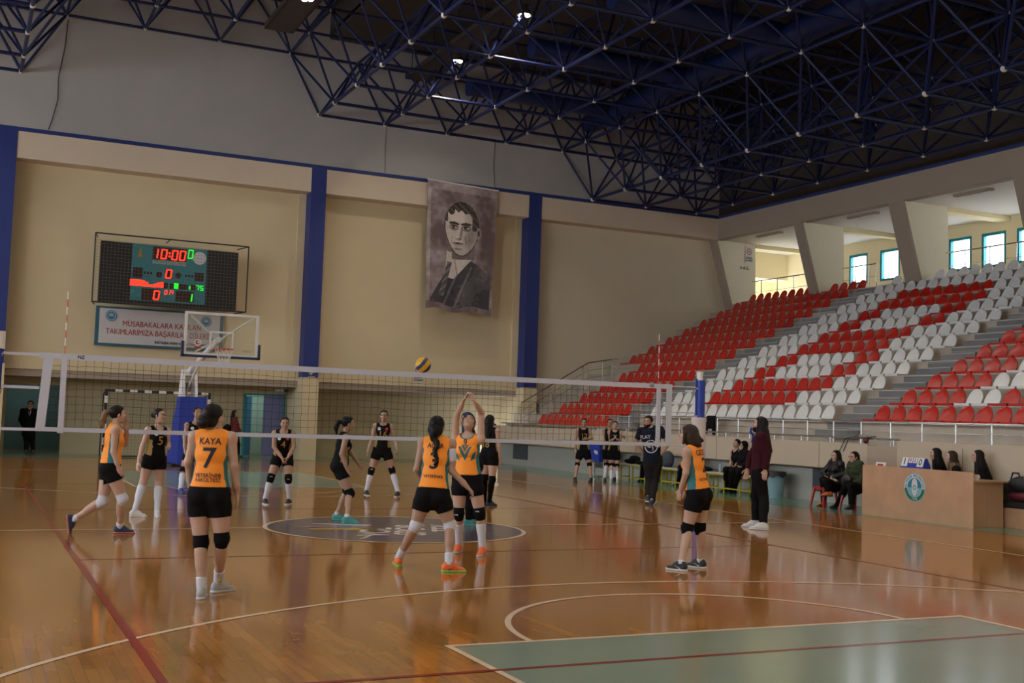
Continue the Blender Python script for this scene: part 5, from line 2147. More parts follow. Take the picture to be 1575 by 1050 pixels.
    if top in ('orange', 'black', 'sleeveless'):
        M1, M2 = (M_or, M_tl) if top == 'orange' else (M_bk, M_gold)
        prims = torso(.011)
        prims += [econe(T(hem - .04), T(.34), rt, ((.150 if not male else .16) * s, .108 * s), (.124 * s, .092 * s), .03, .014)]
        cuts = [lambda P: (hem - tval(P)) * LT, lambda P: np.where(tval(P) > .60, np.abs(rval(P)) - (sw - .018) * s, -1).astype(F32), neckhole()]

        def paint(C):
            t = tval(C.astype(F32))
            r = np.abs(rval(C.astype(F32)))
            w = np.interp(t, [x[0] for x in sec], [x[1] for x in sec]) * s
            f_ = fval(C.astype(F32))
            if top == 'orange':
                a = (r > w * .86) & (t < .80) & (np.abs(f_) < .055)
                b = np.sqrt(((C - (T(1.0, 0, .035) + up * .02 * s)) ** 2).sum(1)) < .094 * s
                return np.where(a | b, 1, 0)
            a = (r > w * (.78 + .4 * np.clip(t - .2, 0, 1))) & (t < .60) & (f_ > -.03)
            return np.where(a, 1, 0)
        jersey = (prims, cuts)
        sdf_obj('jersey', prims, hc2, [M1, M2], root_o, cuts, paint)
    elif top is not None:
        M1 = topcol
        off = {'tee': .014, 'sweater': .020, 'jacket': .022, 'puffer': .032, 'suit': .020}[top]
        prims = torso(off)
        lo_t = {'tee': -.12, 'sweater': -.14, 'jacket': -.10, 'puffer': -.16, 'suit': -.32}[top]
        if top == 'suit':
            prims += [econe(T(-.30), T(.05), rt, (.17 * s, .12 * s), (.16 * s, .115 * s), .03, off)]
        else:
            prims += [econe(T(lo_t), T(.3), rt, ((.150) * s, .110 * s), (.135 * s, .10 * s), .03, off)]
        cuts = [lambda P: (lo_t - tval(P)) * LT, neckhole(.066, .03, .02)]
        for S_ in 'LR':
            if top == 'tee':
                a, b = sho[S_], elb[S_]
                prims += [cap(a, a * .32 + b * .68, .056 * s + .006, .056 * s, .03), ellp(a, (srt, sfw, up), (.062 * s,) * 3, .03)]
                ax_ = unit(b - a).astype(F32)
                c0 = (a * .40 + b * .60).astype(F32)
                cuts.append((lambda ax_, c0: (lambda P: np.where(np.sqrt(((P - c0) ** 2).sum(1)) < .13, (P - c0) @ ax_, -1).astype(F32)))(ax_, c0))
            else:
                o2 = off * .75
                prims += arm(S_, off, o2, o2)
                ax_ = unit(wri[S_] - elb[S_]).astype(F32)
                c0 = (wri[S_] * .96 + elb[S_] * .04).astype(F32)
                cuts.append((lambda ax_, c0: (lambda P: np.where(np.sqrt(((P - c0) ** 2).sum(1)) < .10, (P - c0) @ ax_, -1).astype(F32)))(ax_, c0))
                if top == 'puffer':
                    for a, b, r_ in ((sho[S_], elb[S_], .085), (elb[S_], wri[S_], .072)):
                        for f_ in (.2, .45, .7, .92):
                            c = a * (1 - f_) + b * f_
                            prims.append(ellp(c, (unit(b - a), unit(np.cross(b - a, F + .01)), unit(np.cross(b - a, np.cross(b - a, F + .01)))), (.045 * s, r_ * s, r_ * s), .02))
        if top == 'puffer':
            for t in (.0, .2, .4, .6, .8):
                w = np.interp(t, [x[0] for x in sec], [x[1] for x in sec])
                d = np.interp(t, [x[0] for x in sec], [x[2] for x in sec])
                prims.append(ellp(T(t), (rt, fw, up), ((w + .055) * s, (d + .055) * s, .055 * s), .02))
        jersey = (prims, cuts)
        sdf_obj({'tee': 't_shirt', 'sweater': 'sweater', 'jacket': 'jacket', 'puffer': 'jacket', 'suit': 'suit_jacket'}[top], prims, hc2, M1, root_o, cuts)
    if bottom == 'shorts':
        prims = [p for p in torso(.010)[:2]]
        for sx in (-1, 1):
            prims.append(ellp(T(-.08, sx * .075, -.058), (rt, fw, up), (.082 * s + .010, .072 * s + .010, .085 * s + .010), .03))
        cuts = [lambda P: np.where(fval(P) < .16 * s, (tval(P) - .17) * LT, -1).astype(F32)]
        for S_ in 'LR':
            prims += [cap(hip[S_], kne[S_], .088 * s + .012, .055 * s + .012, .03), cap(hip[S_] * .72 + kne[S_] * .28, hip[S_] * .3 + kne[S_] * .7, .090 * s + .011, .066 * s + .011, .03)]
        HF, KF = {S_: hip[S_].astype(F32) for S_ in 'LR'}, {S_: kne[S_] for S_ in 'LR'}

        def legcut(P):
            out = np.full(len(P), 9, F32)
            sd = (P - pf) @ rt.astype(F32)
            res = np.zeros(len(P), F32)
            for S_, m in (('L', sd < 0), ('R', sd >= 0)):
                d = unit(kne[S_] - hip[S_]).astype(F32)
                res = np.where(m, (P - HF[S_]) @ d - short_len * TH, res)
            return res.astype(F32)
        cuts.append(legcut)
        sdf_obj('shorts', prims, hc2, M_bk, root_o, cuts)
    else:
        BM = botcol or M_bk
        prims = [p for p in torso(.014)[:2]]
        for sx in (-1, 1):
            prims.append(ellp(T(-.08, sx * .075, -.058), (rt, fw, up), (.082 * s + .014, .072 * s + .014, .085 * s + .014), .03))
        for S_ in 'LR':
            prims += leg(S_, .014, .018, .026 if bottom == 'pants' else .012)
        cuts = [lambda P: np.where(fval(P) < .15 * s, (tval(P) - .15) * LT, -1).astype(F32)]
        for S_ in 'LR':
            ax_ = unit(ank[S_] - kne[S_]).astype(F32)
            c0 = (ank[S_] + unit(kne[S_] - ank[S_]) * .02).astype(F32)
            cuts.append((lambda ax_, c0: (lambda P: np.where(np.sqrt(((P - c0) ** 2).sum(1)) < .12, (P - c0) @ ax_, -1).astype(F32)))(ax_, c0))
        sdf_obj('trousers', prims, hc2, BM, root_o, cuts)

    def shin_part(nm, S_, t0, t1, off, m):
        b, c = kne[S_], ank[S_]
        ax_ = unit(c - b).astype(F32)
        L = np.linalg.norm(c - b)
        b0 = b.astype(F32)
        return sdf_obj(nm, [p for p in leg(S_, off, off, off)[3:]], hc2, m, root_o, [lambda P: t0 * L - (P - b0) @ ax_, lambda P: (P - b0) @ ax_ - t1 * L])
    for S_ in 'LR':
        i = 'LR'.index(S_)
        if pads:
            pm_ = {'black': M_pad, 'white': M_wht}[pads]
            b = kne[S_]
            dn, uu = unit(ank[S_] - b), unit(hip[S_] - b)
            pad = [cap(b + uu * .10 * s, b, .068 * s, .062 * s, .02), cap(b, b + dn * .10 * s, .062 * s, .054 * s, .02), ellp(b + F * .014, (RG, F, UP), (.064 * s, .066 * s, .072 * s), .02)]
            b0, dnf, uuf = b.astype(F32), dn.astype(F32), uu.astype(F32)
            po = sdf_obj('knee_pad', pad, hc2, pm_, root_o, [lambda P: (P - b0) @ uuf - .085 * s, lambda P: (P - b0) @ dnf - .085 * s])
            if pads == 'black' and sg < 0:
                nrm_ = unit(F * .9 - dn * (F @ dn) * .9)
                pt_ = np.array([b + uu * .035 * s + nrm_ * (.02 + .002 * i_) for i_ in range(60)])
                dd_ = fieldval(pad, pt_)
                o_ = pt_[int(np.argmax(dd_ > .002))]
                mk = MB()
                for dx_ in (-.012, .012):
                    mk.add([Vector(o_ + RG * (dx_ + x_) + UP * z_ + nrm_ * .002) for x_, z_ in ((-.012, -.004), (.004, -.007), (.014, .006), (-.002, .007))], [(0, 1, 2, 3)])
                mk.build('pad_mark', M_wht, po)
        if socks:
            t0, sm = socks if not isinstance(socks, list) else socks[i]
            shin_part('sock', S_, t0, 1.05, .007, sm)
        # shoes
        sm, so = shoes or (M_black, M_wht)
        fd = F
        if toes[i] is not None:
            tq = toes[i]
            if len(tq) == 3:
                fd = unit(rp * tq[0] + UP * tq[1] + fp * tq[2])
            else:
                a_ = math.radians(tq[0])
                fd = F * math.cos(a_) + RG * math.sin(a_)
        a = ank[S_]
        side = np.cross(fd, UP)
        if np.linalg.norm(side) < .2:
            side = RG
        side = unit(side)
        fu = np.cross(side, fd)
        hs = s * (1.10 if male else 1.0)
        pr = [econe(a - fd * .030 * hs - fu * .046 * s, a + fd * .155 * hs - fu * .058 * s, side, (.037 * hs, .036 * s), (.037 * hs, .022 * s), .02),
              ellp(a - fd * .035 * hs - fu * .030 * s, (side, fd, fu), (.035 * hs, .040 * hs, .045 * s), .02), cap(a + fu * .008 * s, a + fd * .075 * hs - fu * .030 * s, .040 * hs, .033 * hs, .025)]
        cutp = (a - fu * .070 * s).astype(F32)
        sho_ = sdf_obj('shoe', pr, h, sm, root_o, [(lambda c_, n_: (lambda P: -((P - c_) @ n_)))(cutp, fu.astype(F32)), (lambda c_, n_: (lambda P: (P - c_) @ n_))((a + fu * .025 * s).astype(F32), fu.astype(F32))])
        if sho_:
            sdf_obj('sole', [slab(a - fd * .038 * hs, a + fd * .152 * hs, fu, .041 * hs, .043 * hs, -.085 * s, -.062 * s)], h, so, sho_)
            if J.get('swoosh'):
                mk = MB()
                for sd_ in (-1, 1):
                    o_ = a + side * sd_ * .041 * hs + fd * .02 * hs - fu * .045 * s
                    mk.add([Vector(o_ + fd * x + fu * z + side * sd_ * .004) for x, z in ((-.035, -.002), (-.02, -.014), (.05, .022), (-.015, -.002))], [(0, 1, 2, 3)])
                mk.build('mark', M_wht if J['swoosh'] == 'w' else M_num, sho_)
            if J.get('laces'):
                mk = MB()
                for k_ in range(4):
                    o_ = a + fd * (.055 + .022 * k_) * hs + fu * (-.006 - .012 * k_) * s
                    mk.tube(Vector(o_ - side * .022), Vector(o_ + side * .022), .0035, n=5)
                mk.build('laces', M_wht if J['laces'] == 'w' else M_black, sho_)

    # ---------------------------------------------------------------- prints on the jersey
    def print_on(items, m, back, name='print'):
        allv, allf = [], []
        ex = srt if back else -srt
        for kind, arg, size, u, t, w in items:
            if kind == 'text':
                vs, fs = text_mesh(arg, size * s, .012 * size, cuts=2, width=w)
            elif kind == 'poly':
                bmv = bmesh.new()
                fv = [bmv.verts.new((a_ * size * s, b_ * size * s, 0)) for a_, b_ in arg]
                bmv.faces.new(fv)
                bmesh.ops.triangulate(bmv, faces=bmv.faces[:])
                bmesh.ops.subdivide_edges(bmv, edges=bmv.edges[:], cuts=3, use_grid_fill=True)
                bmv.verts.index_update()
                vs = [(v.co.x, v.co.y) for v in bmv.verts]
                fs = [[v.index for v in f.verts] for f in bmv.faces]
                bmv.free()
            base = pel + up * (LT * t)
            dr = sfw if back else -sfw
            P = np.array([base + ex * (u * s + a_) + up * b_ - dr * .32 for a_, b_ in vs])
            for _ in range(26):
                d = fieldval(jersey[0], P) - .0045
                P = P + dr * np.clip(d, -.02, .08)[:, None] * .8
            o = len(allv)
            allv += [tuple(p) for p in P]
            allf += [[i_ + o for i_ in f] for f in fs]
        me = MB()
        me.add(allv, allf)
        jo = [c for c in root_o.children if c.name.split('.')[0] in ('jersey', 't_shirt', 'sweater', 'jacket')]
        me.build(name, m, jo[0] if jo else root_o)
    for items, m, back in prints:
        for it in [i_ for i_ in items if i_[0] == 'text']:
            print_on([it], m, back, 'shirt_number' if it[1].isdigit() else 'shirt_lettering')
        polys = [i_ for i_ in items if i_[0] == 'poly']
        if polys:
            print_on(polys, m, back, 'shirt_emblem')
    if extra:
        extra(dict(root=root_o, T=T, F=F, RG=RG, UP=UP, s=s, hip=hip, kne=kne, ank=ank, elb=elb, wri=wri, sho=sho, Hd=Hd, pel=pel, up=up, h=h, fp=fp, rp=rp, srt=srt, sfw=sfw, LT=LT, arm=arm, leg=leg, hc2=hc2))
    return root_o
# ------------------------------------------------------------------ the near team in orange
OG = 'players in orange jerseys'
BG = 'players in black jerseys'
SH_grey = (mat('grey_trainer', (.36, .37, .38), .6), mat('pale_sole', (.50, .50, .50), .5))
SH_navy = (mat('navy_trainer', (.02, .03, .09), .6), mat('coral_sole', (.5, .16, .12), .5))
SH_wht = (mat('white_trainer', (.60, .60, .60), .5), mat('white_sole', (.62, .62, .62), .5))
SH_or = (mat('orange_trainer', (.80, .15, .04), .55), mat('lime_sole', (.25, .50, .10), .5))
SH_or2 = (mat('orange_trainer', (.80, .15, .04), .55), mat('grey_sole', (.38, .38, .40), .5))
SH_blk = (mat('black_trainer', (.012, .012, .014), .55), mat('white_sole', (.62, .62, .62), .5))
SH_bb = (mat('black_trainer', (.012, .012, .014), .55), mat('dark_sole', (.03, .03, .03), .5))
SH_teal = (mat('teal_trainer', (.06, .27, .26), .55), mat('teal_sole', (.10, .36, .34), .5))
SH_blue = (mat('blue_trainer', (.015, .05, .22), .5), mat('blue_sole', (.02, .06, .16), .5))
SH_sky = (mat('dark_blue_trainer', (.015, .05, .09), .5), mat('dark_sole', (.03, .03, .03), .5))
FAC = ('text', 'VETERİNER', .046, 0, .275, .95), ('text', 'FAKÜLTESİ', .046, 0, .20, .95)


def star_patch(d):
    m = MB()
    c = d['kne']['R'] * .12 + d['ank']['R'] * .88
    for k in range(3):
        o = c + d['UP'] * (.05 - .035 * k) - d['fp'] * .048 + d['rp'] * .006 * (k - 1)
        m.ball(Vector(o), .016, 8, 5, sc=(1.1, .4, 1))
    m.build('sock_print', mat('yellow_sock_print', (.50, .28, .03), .7), d['root'])


person('player in orange number 7 jersey seen from behind, nearest the camera at left', (-3.63, -5.76), 12,
       dict(pelvis=(322, 757), neck=(328, 663), head=(329, 642), eL=(290, 710), wL=(293, 748, 1), eR=(360, 716), wR=(364, 757), kL=(309, 834, 0), kR=(341, 828, 0), aL=(310, 905), aR=(336, 896), laces=None, swoosh=None),
       H=1.67, hair='lowbun', face=(28, 0), pads='black', socks=[(.74, M_wht), (.70, M_wht)], shoes=SH_grey, toes=((-8,), (38,)), hem=.09, short_len=.42, curl=(.4, .45), neck_dd=.02,
       prints=[([('text', 'KAYA', .080, .0, .83, .92), ('text', '7', .25, .0, .545, 1.0)] + list(FAC), M_num, True)], extra=star_patch, group=OG)
person('player in orange jersey with brown ponytail and white knee pads walking to the right', (-4.05, -.58), 86,
       dict(pelvis=(170, 716), neck=(177, 654), head=(182, 637.5), eR=(174.5, 694), wR=(182, 717), eL=(193, 683, 1), wL=(195, 663, -1), kR=(188, 767, 0), kL=(157, 771, 0), aR=(184, 810), aL=(113, 799),
            pony=None, ponycol='blond', swoosh=None, laces='w'),
       H=1.67, hair='pony', haircol='dark', face=(-6, 2), pads='white', socks=(.84, M_wht), shoes=SH_navy, toes=((.15, -.95, .1), (2,)), lift=((.25,), None), hem=.06, short_len=.40, group=OG, curl=(.5, .4), hdir=((-.25, .95, .05), None),
       prints=[([('text', '9', .22, .0, .54, 1.0)], M_num, True)])
def sleeve_band(d):
    b, c = d['sho']['R'], d['elb']['R']
    a0, a1 = b * .75 + c * .25, b * .45 + c * .55
    sdf_obj('arm_band', [cap(a0, a1, .052, .048)], .008, M_wht, d['root'])


person('player in orange number 3 jersey with long braid, seen from behind near the middle', (-1.16, -4.36), 8,
       dict(pelvis=(666, 757), neck=(673, 673), head=(672.5, 656), eL=(641, 722), wL=(655, 748, 1), eR=(695, 724), wR=(719, 749, 1), kL=(639.5, 808, 0), kR=(692, 808, 0), aL=(613, 858), aR=(690, 867), swoosh='n'),
       H=1.66, skin='tan', hair='braid', haircol='black', face=(10, 5), pads='white', socks=(.72, M_wht), shoes=SH_or, toes=((-18,), (72,)), hem=.07, extra=sleeve_band, short_len=.42, group=OG, curl=(.6, 1.0), neck_dd=.08,
       prints=[([('text', 'ACAR', .072, .0, .83, .95), ('text', '3', .25, .0, .54, 1.0), ('text', 'VETERİNER', .044, 0, .27, .95)], M_num, True)])


person('setter in orange jersey with both arms raised towards the ball', (-.19, -3.32), 197,
       dict(pelvis=(718.5, 733), neck=(720, 669), head=(721, 651), head_dd=.03, eR=(702, 640, -1), wR=(711.5, 619, -1), eL=(740.5, 635, -1), wL=(731.5, 619, -1), kR=(706, 789, 0), kL=(738, 789, 0), aR=(706, 838), aL=(742.5, 843), swoosh=None),
       H=1.66, hair='bun', haircol='brown', face=(-10, 42), pads='black', socks=(.30, M_wht), shoes=SH_or2, toes=((-4,), (-6,)), hem=.05, short_len=.46, group=OG, curl=(.45, .45), hdir=((-.42, .9, -.1), (.42, .9, -.1)),
       prints=[([('text', '9', .10, .0, .82, 1.0)], M_num, False),
               ([('poly', [(-1, 1), (-.62, 1), (0, -.15), (.62, 1), (1, 1), (0, -1)], .085, 0, .56, 1), ('poly', [(-.5, 1), (-.2, 1), (0, .55), (.2, 1), (.5, 1), (0, .05)], .085, 0, .60, 1),
                 ('poly', [(-1.6, .5), (-1.15, .1), (-.75, -.9), (-1.3, -.6)], .085, 0, .54, 1), ('poly', [(1.6, .5), (1.15, .1), (.75, -.9), (1.3, -.6)], .085, 0, .54, 1)], M_tl, False)])
person('player in orange number 2 jersey with a brown bob, facing left', (1.78, -4.88), 296,
       dict(pelvis=(1073.5, 757), neck=(1064.5, 686), head=(1058.5, 668.5), eL=(1055, 727), wL=(1047, 755), eR=(1062, 726, 1), wR=(1052, 752), kL=(1057.5, 812, 0), kR=(1077, 811, 0), aL=(1048, 866), aR=(1077, 862), swoosh='w', laces='k'),
       H=1.67, hair='bob', haircol='brown', face=(-18, 3), pads='black', socks=(.93, M_wht), shoes=SH_blk, toes=((0,), (0,)), hem=.08, short_len=.42, group=OG, curl=(.45, .4),
       prints=[([('text', 'GEZER', .085, .02, .84, .95), ('text', '2', .24, .02, .56, 1.0), ('text', 'VETERİNER', .044, 0, .27, .95)], M_num, True)])

# ------------------------------------------------------------------ the far team in black
CREST = (M_wht, M_redst)


def black_print(n_):
    return [([('text', n_, .19, .0, .56, 1.0)], M_goldp, False), ([('poly', [(math.cos(a), math.sin(a)) for a in np.arange(0, 6.28, .5)], .032, -.075, .80, 1)], M_wht, False),
            ([('poly', [(math.cos(a), math.sin(a)) for a in np.arange(0, 6.28, .5)], .030, .075, .80, 1)], M_redst, False)]


person('player in black number 5 jersey with long white socks beside the net at left', (-3.10, 1.88), 152,
       dict(pelvis=(238.5, 703), neck=(243, 657.5), head=(246, 639.5), eR=(219, 687), wR=(213, 710), eL=(258.5, 683), wL=(260.5, 687, -1), kR=(220, 742, 0), kL=(244.5, 744, 0), aR=(207, 786), aL=(241.5, 786), swoosh=None),
       H=1.62, top='black', hair='bun', haircol='dark', face=(-22, 4), pads=None, socks=(.02, M_wht), shoes=SH_wht, toes=((20,), (-55,)), hem=.05, short_len=.36, group=BG, prints=black_print('5'))
person('player in black jersey with blue shoes half hidden behind number 7', (-1.82, 6.72), 168,
       dict(pelvis=(298, 692), neck=(300.5, 650), head=(304, 634.5), eR=(284, 672), wR=(284, 690), kR=(282, 722, 0), kL=(304, 722, 0), aR=(277.5, 752), aL=(306, 752)),
       H=1.62, top='black', skin='tan', hair='bun', haircol='dark', face=(-12, 2), pads='black', socks=(.25, M_wht), shoes=SH_blue, toes=((25,), (-10,)), hem=.05, group=BG, prints=black_print('8'))
person('player in black number 4 jersey crouching with hands joined, facing the camera', (-.70, 3.85), 180,
       dict(pelvis=(435, 700), neck=(436.5, 662.5), head=(438, 651), eR=(421.5, 687, 0), wR=(433, 703, -1), eL=(452, 687, 0), wL=(443, 703, -1), kR=(416.5, 735, -1), kL=(443.5, 736, -1), aR=(407.5, 768), aL=(445, 768)),
       H=1.62, top='black', skin='tan', hair='bun', haircol='dark', face=(-8, -4), pads='black', socks=(.20, M_wht), shoes=SH_blk, toes=((18,), (-14,)), hem=.05, group=BG, pelvis_dd=.16, neck_dd=-.05, hdir=((-.35, -.8, -.4), (.35, -.8, -.4)), prints=black_print('4'))
person('player in black with teal shoes standing sideways on the centre circle', (-.38, .98), 80,
       dict(pelvis=(523, 714), neck=(530.5, 667), head=(536, 651.5), eR=(525.5, 698), wR=(533, 720), eL=(541, 698), wL=(550, 710), kR=(538, 759, 0), kL=(534, 757, 1), aR=(533.5, 796), aL=(518, 791)),
       H=1.64, top='black', skin='tan', hair='pony', haircol='black', face=(0, 0), pads='black', socks=(.90, M_wht), shoes=SH_teal, toes=((24,), (16,)), hem=.05, group=BG, prints=black_print('7'))
person('player in black number 16 jersey standing astride at the back of the far court', (1.95, 5.97), 180,
       dict(pelvis=(587.5, 690), neck=(589.5, 651.5), head=(590.5, 639.5), eR=(571.5, 676), wR=(566.5, 692), eL=(607.5, 676), wL=(610.5, 690), kR=(571, 724, 0), kL=(603, 723, 0), aR=(563.5, 755), aL=(612, 757)),
       H=1.66, top='black', skin='tan', hair='bun', haircol='black', face=(0, 0), pads='black', socks=(.22, M_wht), shoes=SH_blk, toes=((16,), (-16,)), hem=.05, group=BG, prints=black_print('16'))
person('player in navy hijab and black clothes half hidden behind the setter', (1.25, .02), 268,
       dict(pelvis=(728, 714), neck=(721, 662), head=(717.5, 646), eL=(731, 688), wL=(727, 706), kL=(721, 756), kR=(727, 756), aL=(722, 799), aR=(730, 797)),
       H=1.68, top='sweater', topcol=M_bk, bottom='pants', hair='hijab', face=(-25, 6), pads=None, shoes=SH_teal, hem=.05, group=BG)
person('player in black number 18 jersey with long dark hair walking away behind the setter', (2.90, 3.05), 30,
       dict(pelvis=(753, 697), neck=(754, 659), head=(754, 647.5), eR=(767, 686), wR=(769, 706), eL=(744, 682), wL=(743, 700), kR=(757, 738, -1), kL=(745, 735, 0), aR=(752.5, 771), aL=(745, 770)),
       H=1.62, top='black', hair='longtied', haircol='black', face=(0, 0), pads='black', socks=(.06, M_bk), shoes=SH_sky, toes=((0,), (20,)), hem=.05, group=BG, prints=[([('text', '18', .17, -.03, .36, 1.0)], M_goldp, True)])

# substitutes by the wall
person('substitute in black number 12 jersey holding her hand at her waist', (9.33, 11.18), 180,
       dict(pelvis=(897.5, 693), neck=(897.5, 658), head=(898.5, 650), eR=(886, 674), wR=(884.5, 691), eL=(910, 674), wL=(902, 675, -1), kR=(888, 714, 0), kL=(906.5, 714, 0), aR=(884.5, 736.5), aL=(909, 736.5)),
       H=1.66, top='black', skin='tan', hair='bun', haircol='black', face=(6, 0), pads='black', socks=(.95, M_bk), shoes=SH_bb, toes=((15,), (-12,)), hem=.0, short_len=.50, group='substitutes in black', prints=[([('text', '12', .19, .02, .64, 1.0)], M_goldp, False)])
person('substitute in black standing half behind her teammate with an arm round her', (10.1, 11.75), 176,
       dict(pelvis=(936, 693), neck=(938, 659.5), head=(938.5, 650.5), eR=(930.5, 675), wR=(930, 690), eL=(953, 669), wL=(959, 672, -1), kR=(933, 714, 0), kL=(946, 714, 0), aR=(930, 736), aL=(945, 735)),
       H=1.68, top='black', skin='tan', hair='bun', haircol='black', face=(-4, 0), pads='black', socks=(.20, M_wht), shoes=SH_bb, hem=.0, short_len=.50, group='substitutes in black')
person('substitute in black clasping her hands in front of her teammate by the wall', (10.35, 11.15), 184,
       dict(pelvis=(944, 694), neck=(946, 662), head=(946, 654), eR=(938.5, 677), wR=(944, 675.5, -1), eL=(953.5, 677), wL=(948, 675.5, -1), kR=(940, 715, 0), kL=(949, 716, 0), aR=(940, 737.5), aL=(950, 737.5)),
       H=1.64, top='black', hair='bun', haircol='brown', face=(0, 0), pads='black', socks=(.45, M_wht), shoes=(SH_grey[0], SH_wht[1]), hem=.0, short_len=.50, group='substitutes in black', hdir=((-.3, .9, -.3), (.3, .9, -.3)))

# coach, line judge
M_navytee = mat('navy_t_shirt_cloth', (.006, .008, .020), .8, .1, bump=.1, spec=.15)
M_slack = mat('charcoal_trousers_cloth', (.012, .0105, .010), .8, .2, spec=.15)
BALLP = [('poly', [(math.cos(a) * r_, math.sin(a) * r_) for a in np.arange(a0, a1 + .01, (a1 - a0) / 8) for r_ in (1,)] + [(math.cos(a) * .86, math.sin(a) * .86) for a in np.arange(a1, a0 - .01, -(a1 - a0) / 8)], .125, .0, .40, 1) for a0, a1 in ((0, 1.5), (1.57, 3.07), (3.14, 4.64), (4.71, 6.21))]
for a0 in (.4, 2.5, 4.6):
    for r_ in (0, .28):
        pts_ = [(math.cos(a0 + .9 * t + r_) * (1 - t) * .85 + math.cos(a0 + 2.4) * t * .1, math.sin(a0 + .9 * t + r_) * (1 - t) * .85 + math.sin(a0 + 2.4) * t * .1) for t in np.linspace(0, .9, 6)]
        BALLP.append(('poly', pts_ + [(x * 1.0 + .06, y + .06) for x, y in reversed(pts_)], .125, .0, .40, 1))
person('bearded coach in navy T-shirt with a white ball print, hands on hips', (6.95, 4.15), 186,
       dict(pelvis=(1004, 706), neck=(1000, 656.5), head=(997, 648.5), eR=(977.5, 682, 1), wR=(991, 699, -1), eL=(1028, 682, 1), wL=(1016, 699, -1), kR=(998.5, 738, 0), kL=(1008, 738, 0), aR=(996, 764), aL=(1002.5, 771), beard=True, laces='w'),
       H=1.80, sex='m', skin='tan', top='tee', topcol=M_navytee, bottom='pants', botcol=M_slack, hair='short', haircol='dark', face=(18, -2), pads=None, shoes=(mat('navy_canvas_shoe', (.012, .03, .06), .6), SH_wht[1]), toes=((-.35, -.55, -.5), (-8,)), lift=(None, .05), curl=(.5, .5),
       hdir=((-.8, -.35, -.45), (.8, -.35, -.45)), prints=[(BALLP + [('text', 'PLAY', .095, -.10, .70, 1.0)], M_wht, False)])
M_maroon = mat('maroon_sweatshirt_cloth', (.042, .006, .012), .8, .15, bump=.1, spec=.15)


def lanyard(d):
    m = MB()
    bl = mat('blue_lanyard', (.02, .06, .33), .6)
    a = d['T'](.98, -.05, .10)
    m.path([Vector(d['Hd'](.0, .10, -.07)), Vector(d['Hd'](.0, .125, -.12)), Vector(d['T'](.93, .01, .135)), Vector(d['T'](.74, .02, .145))], .017, 6)
    m.path([Vector(d['T'](.99, -.06, .03)), Vector(d['T'](.86, -.02, .135)), Vector(d['T'](.72, .015, .145))], .012, 6)
    m.ball(Vector(d['Hd'](.0, .115, -.075)), .022, 8, 6)
    m.build('whistle_lanyard', bl, d['root'], smooth=True)


person('long-haired man in maroon sweatshirt and white shoes standing at the right sideline', (5.90, -.72), 275,
       dict(pelvis=(1168, 724), neck=(1172.5, 666), head=(1168.5, 653), eL=(1180, 699), wL=(1177, 723), eR=(1155, 700), wR=(1150, 721), kL=(1174.5, 764, 0), kR=(1162.5, 763, 0), aL=(1174, 806), aR=(1162, 802), beard=True, laces='k'),
       H=1.80, sex='m', top='sweater', topcol=M_maroon, bottom='pants', botcol=M_bk, hair='long', haircol='dark', face=(-5, 5), pads=None, shoes=(mat('white_trainer', (.60, .60, .60), .5), mat('white_sole', (.62, .62, .62), .5)), toes=((0,), (4,)), curl=(.45, .45), extra=lanyard)

# seated people
BN = dict(bottom='pants', pads=None)
person('bare-headed woman in black sleeveless top seated on the bench beside the hijab wearer', (11.0, 6.72), 232,
       dict(pelvis=(1136, 722), neck=(1132.5, 692), head=(1133, 682.5), eR=(1124, 706), wR=(1124, 716, -1), eL=(1138, 708), wL=(1130, 717, -1), kR=(1117, 722, -1), kL=(1126, 723, -1), aR=(1116.5, 748), aL=(1121, 750)),
       H=1.62, top='black', skin='tan', hair='bun', haircol='black', shoes=SH_bb, socks=None, face=(0, 0), group='pair seated on the bench', **BN)
person('woman in black hijab seated on the yellow bench near the maroon man', (11.0, 6.30), 238,
       dict(pelvis=(1146, 723), neck=(1144.5, 694), head=(1144, 685.5), eR=(1136, 709), wR=(1136, 717, -1), eL=(1150, 710), wL=(1140, 718, -1), kR=(1129, 723, -1), kL=(1137, 724, -1), aR=(1124, 750), aL=(1129, 752), hijab='black'),
       H=1.62, top='sweater', topcol=M_bk, skin='tan', hair='hijab', shoes=SH_bb, face=(0, 0), group='pair seated on the bench', **BN)
person('person in black seated on the bench hidden behind the coach, one leg showing', (11.0, 10.75), 215,
       dict(pelvis=(1001, 714), neck=(1001, 689), head=(1000, 680), kR=(989, 716, -1), kL=(998, 716, -1), aR=(987, 736), aL=(996, 737), wR=(992, 709, -1), wL=(1004, 709, -1), eR=(993, 702), eL=(1008, 702)),
       H=1.60, top='sweater', topcol=M_bk, hair='bun', haircol='black', shoes=SH_bb, face=(0, 0), **BN)
person('person in black seated on the bench hidden behind number 2, an ankle showing', (11.0, 9.0), 225,
       dict(pelvis=(1063, 717), neck=(1062, 690), head=(1061, 681), kR=(1047, 719, -1), kL=(1055, 719, -1), aR=(1043, 738), aL=(1050, 740), wR=(1052, 711, -1), wL=(1060, 711, -1), eR=(1053, 704), eL=(1068, 705)),
       H=1.60, top='sweater', topcol=M_bk, hair='bun', haircol='black', shoes=SH_bb, face=(0, 0), bottom='leggings', pads=None, pelvis_dd=-.15, neck_dd=-.15)
SH_boot = (mat('orange_hiking_boot', (.55, .14, .02), .6), SH_bb[1])
M_leather = mat('black_leather_jacket', (.007, .0065, .008), .35, .2, 8, bump=.35, bscale=22, spec=.35)
M_green = mat('green_puffer_jacket', (.034, .048, .022), .7, .15, 8, spec=.2)
